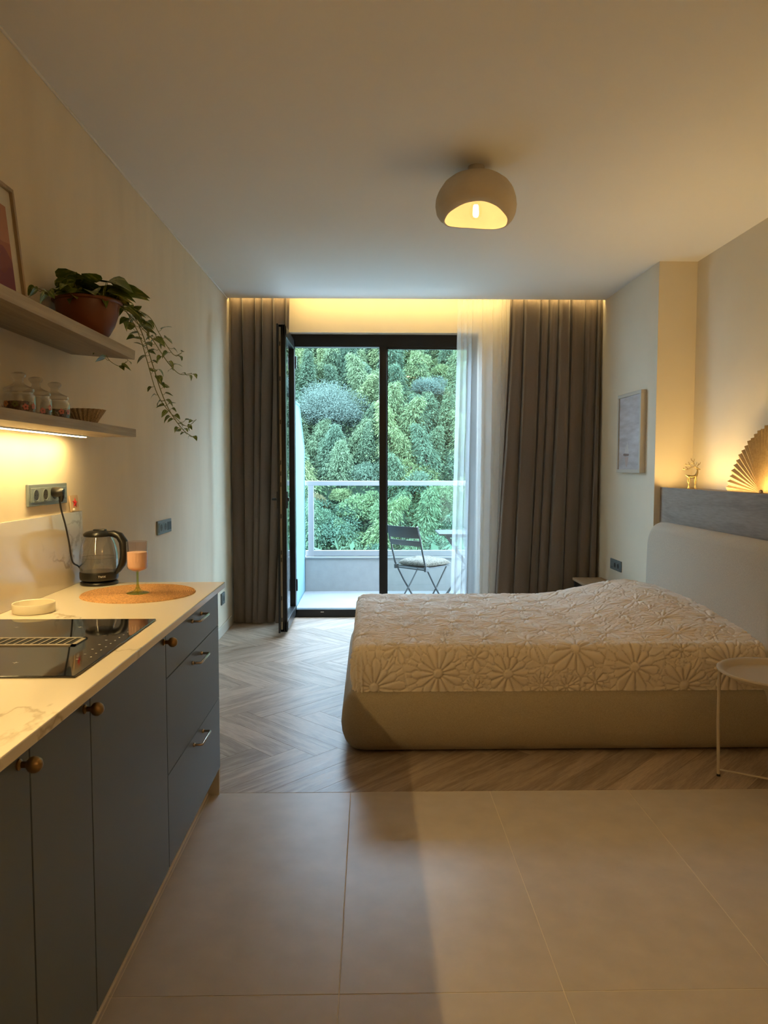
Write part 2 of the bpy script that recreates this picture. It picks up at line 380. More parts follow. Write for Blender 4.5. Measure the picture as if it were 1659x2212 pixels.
# ================================================================== SETTING
XL, XP, XR, CEIL = -1.235, 2.06, 2.335, 2.862       # left wall, pillar face, niche wall, ceiling
YB, YE, YW, YF, YP = -2.3, 6.40, 6.62, 6.72, 8.45   # back wall, ceiling edge, window wall, frame, parapet
ZB = -.05                                           # balcony floor
YT = 3.043                                          # tile / wood border
fl = structure(B(XL-.2, XR+.2, YB-.2, 6.82, -.15, -.0013).build('floor', 'grout'))
structure(B(XL-.2, XL, YB-.2, 6.9, -.15, 3.1).build('wall_left', 'plaster'))
structure(MB().box(XR, XR+.25, YB-.2, 5.3, -.15, 3.1).box(XP, XR+.25, 5.21, 6.9, -.15, 3.1).build('wall_right', 'wall_paint'))
structure(B(XL-.2, XR+.25, YB-.2, YB, -.15, 3.1).build('wall_back', 'wall_paint'))
structure(MB().box(XL-.2, -.757, YW, 6.9, -.15, 3.1).box(.985, XR+.25, YW, 6.9, -.15, 3.1).box(-.757, .985, YW, 6.9, 2.612, 3.1).build('wall_far', 'wall_paint'))
structure(MB().box(XL-.2, XR+.25, YB-.2, YE, CEIL, 3.1).box(XL-.2, XR+.25, YE, 6.95, 2.99, 3.1).build('ceiling', 'ceiling'))
structure(B(XL, XL+.012, 3.06, YE, 0, .085, .003).build('baseboard_left', 'baseboard'))
structure(B(XP-.012, XP, 5.22, 6.6, 0, .085, .003).build('baseboard_right', 'baseboard'))
structure(B(XL, XL+.008, YB, YE, CEIL-.010, CEIL, .002).build('trim_1', 'ceiling'))

# ---- floor tiles 0.6 x 1.2
def floor_tiles():
    xs = [XL] + [-.0824+.6*i for i in range(-1, 5) if XL < -.0824+.6*i < XR] + [XR]
    ys = [YT, YT-1.2, YT-2.4, YT-3.6, YT-4.8, YB]
    cache = {}
    for i in range(len(xs)-1):
        for j in range(len(ys)-1):
            wx, wy = xs[i+1]-xs[i], ys[j]-ys[j+1]
            if wx < .02 or wy < .02: continue
            k = (round(wx, 3), round(wy, 3))
            if k not in cache: cache[k] = B(.0016, wx-.0016, .0016, wy-.0016, -.010, 0, .0006, 1).mesh('tile', 'tile')
            o = link('tile', cache[k], fl); o.location = (xs[i], ys[j+1], 0)
floor_tiles()

# ---- herringbone planks
def clip(poly, ax, lim, sgn):
    out = []
    for i in range(len(poly)):
        a, b = poly[i-1], poly[i]; ia, ib = sgn*(a[ax]-lim) >= 0, sgn*(b[ax]-lim) >= 0
        if ia != ib:
            t = (lim-a[ax])/(b[ax]-a[ax]); out.append(tuple(a[q]+t*(b[q]-a[q]) for q in range(2)))
        if ib: out.append(b)
    return out
def herringbone():
    L_, W_ = .770, .148; s2 = math.sqrt(2)
    yo = 5.178-(W_+L_)/s2; xo = -.707+(W_+L_)/s2
    def tow(p): return (xo-(p[0]+p[1])/s2, yo+(p[1]-p[0])/s2)
    full = {}
    for c in range(-4, 6):
        for k in range(-40, 40):
            for hv in (0, 1):
                x0, y0 = k*W_+c*L_, k*W_-c*L_
                q = (x0, y0, L_, W_) if hv == 0 else (x0, y0+W_, W_, L_)
                cor = [(q[0], q[1]), (q[0]+q[2], q[1]), (q[0]+q[2], q[1]+q[3]), (q[0], q[1]+q[3])]
                wp = [tow(p) for p in cor]; cx = sum(p[0] for p in wp)/4; cy_ = sum(p[1] for p in wp)/4
                poly = wp
                for ax, lim, sg in ((0, XL+.001, 1), (0, XR-.001, -1), (1, YT+.003, 1), (1, YF, -1)):
                    poly = clip(poly, ax, lim, sg)
                    if len(poly) < 3: break
                if len(poly) < 3: continue
                ar = .5*abs(sum(poly[i-1][0]*poly[i][1]-poly[i][0]*poly[i-1][1] for i in range(len(poly))))
                if ar < .0008: continue
                ang = math.atan2(wp[1][1]-wp[0][1], wp[1][0]-wp[0][0]) if hv == 0 else math.atan2(wp[3][1]-wp[0][1], wp[3][0]-wp[0][0])
                ca, sa = math.cos(-ang), math.sin(-ang)
                whole = ar > L_*W_-1e-5
                if whole and 'm' in full: me = full['m']
                else:
                    lp = [((p[0]-cx)*ca-(p[1]-cy_)*sa, (p[0]-cx)*sa+(p[1]-cy_)*ca) for p in poly]
                    if sum(lp[i-1][0]*lp[i][1]-lp[i][0]*lp[i-1][1] for i in range(len(lp))) < 0: lp.reverse()
                    me = MB().prism(lp, -.010, 0, 'z', .0009, 1).mesh('floor_plank', 'oak_plank')
                    if whole: full['m'] = me
                o = link('floor_plank', me, fl); o.location = (cx, cy_, random.uniform(-.0004, 0)); o.rotation_euler = (0, 0, ang)
herringbone()

# ---- window unit: frame + fixed pane + opening leaf
def window_unit():
    f0, f1 = YF, YF+.08
    wn = structure(MB().box(-.757, .985, f0, f1, 2.50, 2.612, .004).box(-.757, .985, f0, f1, 0, .072, .004).box(-.757, -.69, f0, f1, .07, 2.51, .004)
                   .box(.905, .985, f0, f1, .07, 2.51, .004).box(.088, .156, f0, f1, .07, 2.51, .004).build('window_1', 'black_frame'))
    part('glass_bead', MB().box(.156, .905, f0+.01, f0+.04, 2.482, 2.502).box(.156, .905, f0+.01, f0+.04, .07, .09).box(.156, .166, f0+.01, f0+.04, .07, 2.5).box(.895, .905, f0+.01, f0+.04, .07, 2.5), 'black_frame', wn)
    tag(part('pane', B(.158, .903, f0+.045, f0+.051, .072, 2.5), 'pane_glass', wn), 'clear fixed window pane')
    for z in (.55, .95, 1.25, 1.62, 2.45):
        part('strike_plate', B(.0865, .0882, f0+.02, f0+.045, z, z+.055), 'lock_metal', wn)
    part('drain_cap', B(-.46, -.43, f0-.0015, f0+.001, .045, .052), 'shell_white', wn)
window_unit()
def door_leaf():
    y0, y1, x0, x1, z0, z1 = 5.955, 6.715, -.742, -.684, .035, 2.552
    d = structure(MB().box(x0, x1, y0, y0+.075, z0, z1, .003).box(x0, x1, y1-.075, y1, z0, z1, .003).box(x0, x1, y0, y1, z0, z0+.085, .003).box(x0, x1, y0, y1, z1-.085, z1, .003)
                  .box(x0-.012, x0+.004, y0-.022, y0+.05, z0-.005, z1+.004, .002).build('door_1', 'black_frame'))
    part('pane', B(-.716, -.710, y0+.07, y1-.07, z0+.08, z1-.08), 'pane_glass', d)
    part('gasket', MB().box(x0+.034, x0+.040, y0-.006, y0+.002, z0, z1).box(x1-.006, x1, y0-.004, y0, z0, z1), 'black_plastic', d)
    ls = part('lock_strip', B(x0+.006, x0+.022, y0-.0025, y0+.001, z0+.02, z1-.02), 'lock_metal', d)
    for z in (.12, .3, .62, .68, .98, 1.24, 1.33, 1.42, 1.75, 2.1, 2.38):
        part('lock_slot', B(x0+.010, x0+.018, y0-.0032, y0-.002, z, z+.035), 'black_plastic', ls)
    h = part('handle', MB().box(x1, x1+.010, y0+.015, y0+.05, 1.06, 1.20, .003).tube([(x1+.008, y0+.032, 1.135), (x1+.022, y0+.032, 1.135)], .016, 10), 'black_plastic', d)
    part('handle', MB().box(x0-.022, x0-.010, y0+.0, y0+.035, 1.06, 1.20, .003).tube([(x0-.02, y0+.017, 1.135), (x0-.055, y0+.017, 1.135), (x0-.06, y0+.025, 1.135), (x0-.06, y0+.13, 1.135)], .010, 8), 'black_plastic', d)
    for z in (.25, 2.3):
        part('hinge', MB().tube([(x1+.004, y1-.002, z), (x1+.004, y1-.002, z+.11)], .009, 10), 'black_plastic', d)
door_leaf()

# ---- balcony
structure(B(-2.6, 3.4, 6.80, 8.62, ZB-.2, ZB, .0).build('floor_balcony', 'balcony_floor'))
structure(MB().box(-2.6, 3.4, YP, YP+.16, ZB-.2, .335).build('wall_parapet', 'parapet'))
structure(B(-2.6, 3.4, YP-.012, YP+.17, .335, .355, .004).build('trim_coping', 'white_alu'))
structure(B(-2.9, 3.7, 6.9, 7.0, -3, ZB-.2).build('wall_facade', 'parapet'))
def railing():
    r = thing('balcony_railing', 'pale grey metal balcony railing with clear glass infill panes on low parapet', 'railing', (0, YP+.06, .355))
    part('top_rail', B(-.755, 3.3, YP+.03, YP+.09, 1.188, 1.243, .004), 'white_alu', r)
    part('bottom_rail', B(-.755, 3.3, YP+.035, YP+.085, .358, .425, .003), 'white_alu', r)
    xs = [-.69, 1.45, 2.9]
    for x in xs: part('post', B(x-.032, x+.032, YP+.032, YP+.088, .355, 1.19, .003), 'white_alu', r)
    for a, b in ((-.757, -.722), (-.658, 1.418), (1.482, 2.868)):
        part('pane', B(a, b, YP+.057, YP+.063, .424, 1.19), 'rail_glass', r)
railing()
def partition():
    X = -.765
    t = thing('glass_partition', 'frosted pale blue glass partition with sloping top at balcony end', 'partition', (X, 7.6, ZB))
    part('frosted_panel', MB().prism([(6.92, ZB), (YP-.002, ZB), (YP-.002, 1.618), (7.84, 2.06), (6.92, 2.06)], X-.006, X+.006, 'x'), 'frosted', t)
    part('edge_profile', MB().bar((X, YP-.008, ZB), (X, YP-.008, 1.62), .022, .014, (0, 1, 0)).bar((X, YP-.005, 1.62), (X, 7.84, 2.066), .022, .014).bar((X, 7.84, 2.066), (X, 6.92, 2.066), .03, .016), 'frosted', t)
partition()

# ================================================================== FOREST HILLSIDE
def hill_z(x, y): return -16+.84*(y-45)+1.6*math.sin(x*.13+1)+1.2*math.sin(y*.21+x*.07)
def hill():
    me = MB().grid(lambda u, v: (-70+u*140, 40+v*95, hill_z(-70+u*140, 40+v*95)), 50, 40).mesh('hillside', 'hill_ground')
    structure(link('hillside_ground', me))
hill()
def leaves_mesh(name, P, D, Nn, ln, wd, tone, m, extra=None):
    """diamond leaves: base P, direction D, face normal Nn, lengths, widths"""
    n = len(P); D = D/np.linalg.norm(D, axis=1, keepdims=True); S = np.cross(D, Nn); S /= (np.linalg.norm(S, axis=1, keepdims=True)+1e-9)
    V = np.empty((n, 4, 3)); V[:, 0] = P; V[:, 1] = P+D*(ln*.45)[:, None]+S*(wd*.5)[:, None]; V[:, 2] = P+D*ln[:, None]; V[:, 3] = P+D*(ln*.45)[:, None]-S*(wd*.5)[:, None]
    V = V.reshape(-1, 3); tn = np.repeat(tone, 4); F = np.arange(4*n)
    nv = len(V); ev, ef = [], []
    if extra: ev, ef = extra.v, extra.f
    me = bpy.data.meshes.new(name); me.vertices.add(nv+len(ev)); allv = np.concatenate([V, np.array(ev).reshape(-1, 3)]) if ev else V
    me.vertices.foreach_set('co', allv.astype(np.float32).ravel())
    loops = list(F) + [i+nv for f in ef for i in f]; starts = list(range(0, 4*n, 4)); pos = 4*n
    for f in ef: starts.append(pos); pos += len(f)
    me.loops.add(len(loops)); me.loops.foreach_set('vertex_index', loops); me.polygons.add(len(starts)); me.polygons.foreach_set('loop_start', starts)
    me.update(calc_edges=True)
    at = me.attributes.new('tone', 'FLOAT', 'POINT'); at.data.foreach_set('value', np.concatenate([tn, np.zeros(len(ev))]).astype(np.float32))
    me.materials.append(MATS[m])
    if ef:
        me.materials.append(MATS['bark']); mi = [0]*n+[1]*len(ef); me.polygons.foreach_set('material_index', mi)
    me.validate(); return me
def bamboo_mesh(seed, h=5.5, lean=.9, wid=1.15, nl=5200, m='bamboo_leaf'):
    r = np.random.default_rng(seed); ang = r.uniform(0, 2*PI)
    t = r.uniform(.12, 1, nl)**.8                       # position along the culm
    cx = lean*np.cos(ang)*t**2.6; cyy = lean*np.sin(ang)*t**2.6; cz = h*t*(1-.10*t**3)
    node = np.floor(t*16)/16+.03
    a = np.floor(r.uniform(0, 9, nl))*2*PI/9+node*23.7+r.normal(0, .18, nl)
    R = wid*(1-node)**.62*(.55+.45*r.uniform(0, 1, nl)); q = r.uniform(.15, 1, nl)**.6
    lop = 1+.45*np.sin(np.floor(a*9/(2*PI))*2.4+node*31)*(1-node*.4); jit = r.normal(0, .13, (nl, 3)); node = node+.035*np.sin(np.floor(a*9/(2*PI))*5.1+seed); R = R*lop
    P = np.stack([cx+np.cos(a)*R*q, cyy+np.sin(a)*R*q, h*node*(1-.10*node**3)+.55*q*(1-q*1.25)*R], 1)+jit
    D = np.stack([np.cos(a)*.8+r.normal(0, .35, nl), np.sin(a)*.8+r.normal(0, .35, nl), -.75*q+r.normal(0, .25, nl)], 1)
    Nn = np.stack([r.normal(0, .8, nl)+np.cos(a)*.5, r.normal(0, .8, nl)+np.sin(a)*.5, np.ones(nl)*.8], 1)
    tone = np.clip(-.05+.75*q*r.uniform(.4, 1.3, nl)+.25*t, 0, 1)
    ex = MB().tube([(lean*math.cos(ang)*s**2.6, lean*math.sin(ang)*s**2.6, h*s*(1-.10*s**3)) for s in [i/8 for i in range(9)]], [.05*(1-.8*i/8) for i in range(9)], 5)
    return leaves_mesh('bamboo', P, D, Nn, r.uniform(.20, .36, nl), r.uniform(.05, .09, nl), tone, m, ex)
def crown_mesh(name, seed, R=1.3, h=3.6, blobs=9, nl=3000, leaf=(.14, .26), flat=.8, m='broad_leaf', wide=.42):
    r = np.random.default_rng(seed); C = []; 
    for b in range(blobs):
        d = r.normal(0, 1, 3); d /= np.linalg.norm(d); d[2] = abs(d[2])*1.3-.5
        C.append(np.append(d*R*r.uniform(.35, .8)*np.array([1, 1, flat])+np.array([0, 0, h-R*flat]), R*r.uniform(.34, .55)))
    C = np.array(C); k = r.integers(0, blobs, nl); d = r.normal(0, 1, (nl, 3)); d /= np.linalg.norm(d, axis=1, keepdims=True); d[:, 2] = np.where(d[:, 2] < -.35, -d[:, 2], d[:, 2])
    rad = C[k, 3]*r.uniform(.45, 1.25, nl)**.6
    P = C[k, :3]+d*rad[:, None]*np.array([1, 1, .8]); D = d+r.normal(0, .7, (nl, 3)); D[:, 2] -= .25
    Nn = d+r.normal(0, .45, (nl, 3))+np.array([0, 0, .4])
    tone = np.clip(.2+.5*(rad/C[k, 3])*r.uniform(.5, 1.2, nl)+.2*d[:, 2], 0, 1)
    ex = MB().tube([(0, 0, -.3), (.05, 0, h*.4), (0, .05, h*.75)], [.12, .09, .05], 6)
    for b in range(min(5, blobs)): ex.tube([(0, 0, h*.45), tuple(C[b, :3])], [.05, .02], 5)
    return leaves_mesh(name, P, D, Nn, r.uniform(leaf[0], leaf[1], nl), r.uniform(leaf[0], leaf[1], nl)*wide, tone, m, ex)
def conifer_mesh(seed, h=5.2, R=1.05, nl=4600):
    r = np.random.default_rng(seed); t = r.uniform(.1, 1, nl)**.75; tier = (np.floor(t*9)+.5)/9+r.normal(0, .012, nl)
    a = np.floor(r.uniform(0, 11, nl))*2*PI/11+np.floor(tier*9)*41+r.normal(0, .16, nl); q = r.uniform(0, 1, nl)**.55; rr = R*np.clip(1-tier, 0, 1)**.75*q*(1+.3*np.sin(a*2+seed))
    P = np.stack([np.cos(a)*rr, np.sin(a)*rr, h*tier+.12*q-.55*q*q*(1-tier*.5)+r.normal(0, .13, nl)+.22*np.sin(a*3)], 1)
    s = r.choice([-1, 1], nl); D = np.stack([np.cos(a+s*.8), np.sin(a+s*.8), -.35-r.uniform(0, .3, nl)], 1)
    Nn = np.stack([r.normal(0, .3, nl), r.normal(0, .3, nl), np.ones(nl)], 1)
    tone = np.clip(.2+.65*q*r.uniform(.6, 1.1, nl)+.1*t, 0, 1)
    ex = MB().tube([(0, 0, 0), (0, 0, h*.95)], [.09, .02], 5)
    return leaves_mesh('conifer', P, D, Nn, r.uniform(.2, .36, nl), r.uniform(.06, .10, nl), tone, 'bamboo_leaf', ex)
def forest():
    bam = [bamboo_mesh(100+i, h=random.uniform(4.6, 6.2), lean=random.uniform(.6, 1.9), wid=random.uniform(1.5, 2.1)) for i in range(7)]
    bro = [crown_mesh('broadleaf', 200+i, R=random.uniform(1.4, 1.9), h=3.4, blobs=16, nl=5200, flat=1.0) for i in range(5)]
    con = [conifer_mesh(300+i, h=random.uniform(4.6, 6), R=random.uniform(1.2, 1.6)) for i in range(3)]
    special = []   # x, y, radius kept free
    def put(name, me, x, y, dz, s, label, cat, group=None):
        o = link(name, me); o.location = (x, y, hill_z(x, y)+dz); o.scale = (s, s, s*random.uniform(.93, 1.08)); o.rotation_euler = (random.uniform(-.08, .08), random.uniform(-.08, .08), random.uniform(0, 2*PI)); return tag(o, label, cat, group)
    def at(px, py, y):   # where the line of sight through a photo point meets depth y
        return ((px-798.8)/1565*y, y, CAM_H-(py-1011)/1565*y)
    def spot(px, py):    # the hillside point seen there
        y = 45.0
        while y < 130 and CAM_H-(py-1011)/1565*y > hill_z((px-798.8)/1565*y, y): y += .25
        return (px-798.8)/1565*y, y
    x, y = spot(715, 905)
    put('broadleaf_tree', crown_mesh('grey_tree', 401, R=3.6, h=6.6, blobs=46, nl=30000, leaf=(.11, .22), flat=.95, m='grey_leaf', wide=.35), x, y-1.5, -1.6, 1.0, 'wide grey green tree, the broadest crown on the hillside, left of the black mullion', 'tree'); special.append((x, y-1.0, 3.0))
    x, y = spot(925, 885)
    put('broadleaf_tree', crown_mesh('pale_tree', 402, R=2.0, h=4.6, blobs=16, nl=10000, leaf=(.11, .2), m='grey_leaf', wide=.35), x, y-1, -1, 1.0, 'pale grey rounded tree high on the hillside near the sheer curtain', 'tree'); special.append((x, y-.6, 1.6))
    for px, py, R, lab in ((683, 1100, 1.1, 'rust tinted small tree behind the glass railing, near its left post'),):
        x, y = spot(px, py); put('broadleaf_tree', crown_mesh('rust_tree', 403, R=R*1.2, h=2.6, blobs=11, nl=3600, flat=1.1, m='rust_leaf'), x, y-.5, -.5, 1.0, lab, 'tree'); special.append((x, y-.3, .8))
    for px, py, R, lab in ((870, 775, 1.0, 'pale yellow green sapling high up, just right of the black mullion'), (735, 1080, .8, 'small yellowish round tree beneath the railing top bar'), (775, 1180, .8, 'low yellow green shrub just above the railing bottom bar')):
        x, y = spot(px, py); put('broadleaf_tree', crown_mesh('yellow_tree', int(px), R=R*1.2, h=2.3, blobs=11, nl=3400, flat=1.2, m='yellow_leaf'), x, y-.5, -.6, 1.0, lab, 'tree'); special.append((x, y-.3, .7))
    n = 0; spots = []
    for row in range(22):
        yy = 53.5+row*1.55
        for c in range(-9, 15):
            xx = c*1.95+(row % 2)*1.0+random.uniform(-.65, .65); y = yy+random.uniform(-.7, .7)
            px = 798.8+xx/y*1565
            if px < 585 or px > 1110: continue
            if any((xx-sx)**2+(y-sy)**2*.6 < sr*sr for sx, sy, sr in special): continue
            spots.append((xx, y))
    for (xx, y) in spots:
        px = 798.8+xx/y*1565; low = y < 61
        k = random.random()
        if low and k < .75 or k < .12:
            put('broadleaf_tree', random.choice(bro), xx, y, -.6, random.uniform(.8, 1.15), 'round leafy tree in the dense green forest on the hillside', 'tree', 'leafy trees on the hillside')
        elif k < .30:
            put('conifer_tree', random.choice(con), xx, y, -.3, random.uniform(.75, 1.1), 'pointed feathery evergreen in the dense forest on the hillside', 'tree', 'pointed evergreens on the hillside')
        else:
            put('bamboo_plume', random.choice(bam), xx, y, -.6, random.uniform(.75, 1.12), 'arching feathery bamboo clump in the dense forest on the hillside', 'bamboo', 'bamboo clumps on the hillside')
    # low growth between the trunks: one object
    r = np.random.default_rng(12); n = 60000; ys = r.uniform(50, 90, n); xs = r.uniform(-16, 22, n)
    zs = np.array([hill_z(a, b) for a, b in zip(xs, ys)])+r.uniform(.1, 1.3, n)
    me = leaves_mesh('understorey', np.stack([xs, ys, zs], 1), r.normal(0, 1, (n, 3))+np.array([0, -.4, .1]), r.normal(0, .5, (n, 3))+np.array([0, -.4, 1]), r.uniform(.25, .45, n), r.uniform(.10, .18, n), r.uniform(0, .7, n), 'broad_leaf')
    tag(link('understorey', me), 'dark green undergrowth between the trees of the hillside', 'undergrowth', kind='stuff')
    # the woods beyond the view: one object
    r = np.random.default_rng(9); C = []
    for yy in np.arange(50, 130, 3.2):
        for xx in np.arange(-56, 58, 3.2):
            x_, y_ = xx+r.uniform(-1.2, 1.2), yy+r.uniform(-1.2, 1.2); px = 798.8+x_/y_*1565
            if 570 < px < 1125 and 53 < y_ < 86.5: continue
            C.append((x_, y_, hill_z(x_, y_)+2.2, r.uniform(1.5, 2.6)))
    C = np.array(C); n = 26000; k = r.integers(0, len(C), n); d = r.normal(0, 1, (n, 3)); d /= np.linalg.norm(d, axis=1, keepdims=True); d[:, 2] = np.abs(d[:, 2])
    P = C[k, :3]+d*C[k, 3:4]*np.array([1, 1, 1.3]); D = d+r.normal(0, .6, (n, 3)); D[:, 2] -= .5
    me = leaves_mesh('woods', P, D, d+r.normal(0, .4, (n, 3))+np.array([0, 0, .5]), r.uniform(.7, 1.3, n), r.uniform(.4, .7, n), r.uniform(.1, 1, n), 'bamboo_leaf')
    tag(link('distant_woods', me), 'green woods covering the rest of the hillside', 'forest', kind='stuff')
forest()

# ================================================================== CURTAINS
def curtain(name, m, label, top, bot, ztop, zbot, yc, folds, amp, seed, nu=360, nz=70, tape=.045):
    r = np.random.default_rng(seed); ph = r.uniform(0, 2*PI, 8)
    cx, z0 = (top[0]+top[1])/2, zbot
    t = thing(name, label, 'curtain', (cx, yc, zbot))
    # irregular fold phase
    us = np.linspace(0, 1, nu); warp = us+.018*np.sin(us*11+ph[0])+.012*np.sin(us*23+ph[1])+.010*np.sin(us*37+ph[5])
    def fn(u, v):
        i = u; s = 1-v                                  # v=0 bottom, 1 top
        uu = u+.030*math.sin(u*11+ph[0]+s*.9)+.014*math.sin(u*23+ph[1]-s*.6)+.006*math.sin(u*37+ph[5])
        x = (top[0]+(top[1]-top[0])*u)*(1-s**1.3)+(bot[0]+(bot[1]-bot[0])*u)*s**1.3
        a = 2*PI*folds*uu+ph[2]+.5*math.sin(s*2.2+u*6)
        q_ = math.floor(a/(2*PI)); hs = abs(math.sin(q_*12.9898+seed)*43758.5453) % 1; k = (1-2*abs(math.sin(a/2))**.55)*(.75+.55*hs)
        grow = .55+.45*min(1, s*3)
        y = amp*grow*(k*.85+.35*math.sin(a*.31+ph[3])+.10*math.sin(2*a+ph[4]+s*2))
        x += amp*.42*grow*math.cos(a+.5)*(.4+.6*s)
        hd = max(0, 1-s*(ztop-zbot)/.10)                # gathered heading
        if hd > 0: y += hd*.010*math.sin(2*PI*folds*2.5*u+ph[6]) - hd*y*.35
        tz = (ztop-zbot)*v
        z = zbot+tz+(.006*math.sin(a*1.0+1) if s > .97 else 0)
        return (x, yc+y, z)
    vs_ = [fn(i/(nu-1), (j/(nz-1))) for j in range(nz) for i in range(nu)]
    mb = MB().add(vs_, [(j*nu+i, j*nu+i+1, (j+1)*nu+i+1, (j+1)*nu+i) for j in range(nz-1) for i in range(nu-1)])
    part('fabric', mb, m, t, 80)
    # heading tape: gathered band with small loops
    tp = MB()
    tp.grid(lambda u, v: (top[0]+(top[1]-top[0])*u, fn(u, 1-(.04*v+.012)/(ztop-zbot))[1]-.004, ztop-.012-.04*v+.003*math.sin(u*folds*9)), nu, 3)
    part('heading_tape', tp, m, t, 80)
    return t
curtain('drape', 'drape', 'taupe velvet drape gathered beside the open black door', (-1.228, -.70), (-1.215, -.81), 2.945, .012, 6.475, 6, .044, 3)
curtain('drape', 'drape', 'wide taupe velvet drape hanging behind the bed', (1.238, 2.045), (1.10, 2.02), 2.945, .012, 6.475, 8, .048, 11, 520)
curtain('sheer_curtain', 'sheer', 'white sheer curtain hanging in front of the fixed window pane', (.787, 1.42), (.735, 1.40), 2.945, .012, 6.560, 9, .024, 21, 360)
def pocket():
    tag(local(B(XL+.02, XP-.02, YE+.003, YE+.013, 2.905, 2.925).build('curtain_light_strip', 'led_pocket'), (.4, YE+.008, 2.905)), 'warm light strip hidden in the ceiling pocket above the curtains', 'light strip')
pocket()

# ================================================================== BED
def bed():
    b = thing('bed', 'upholstered beige platform bed with rounded base and tall curved headboard', 'bed', (.95, 4.25, 0))
    x0, x1, y0, y1 = -.142, 2.088, 3.425, 5.075
    prof = [(.075, .012), (.045, .016), (.020, .05), (.005, .095), (0, .14), (.004, .185), (.014, .235), (.030, .272), (.052, .296), (.11, .306)]
    mb = MB(); O = rrect(x0, x1, y0, y1, .10, 10); n = len(O); vs_, fs = [], []
    cen = Vector(((x0+x1)/2, (y0+y1)/2)); 
    for ins, z in prof:
        r_ = rrect(x0+ins, x1, y0+ins, y1-ins, max(.10-ins*.55, .03), 10)
        vs_ += [(p[0], p[1], z+(.0025*math.sin(p[0]*9)*math.sin(p[1]*7))) for p in r_]
    for k in range(len(prof)-1):
        for i in range(n):
            j = (i+1) % n; fs.append((k*n+i, k*n+j, (k+1)*n+j, (k+1)*n+i))
    fs.append(tuple(range((len(prof)-1)*n, len(prof)*n))); fs.append(tuple(reversed(range(n))))
    mb.add(vs_, fs); base = part('base', mb, 'bed_fabric', b, 60)
    # seam piping at the near foot corner
    i = 2*11+5; sm = MB().tube([(vs_[k*n+i+6][0], vs_[k*n+i+6][1], vs_[k*n+i+6][2]) for k in range(len(prof))], .0022, 6); part('seam', sm, 'bed_fabric', base)
    part('plinth', B(x0+.12, x1-.05, y0+.12, y1-.12, 0, .014), 'black_void', b)
    # headboard: rounded upright slab, slightly leaning
    out = rrect(3.36, 5.10, .02, 1.022, .17, 14)
    hb = MB().prism(out, 1.950, 2.086, 'x', .058, 8); hb.v = [(x+(z-.5)*.02, y, z) for x, y, z in hb.v]
    part('headboard', hb, 'headboard_fabric', b, 60)
bed()
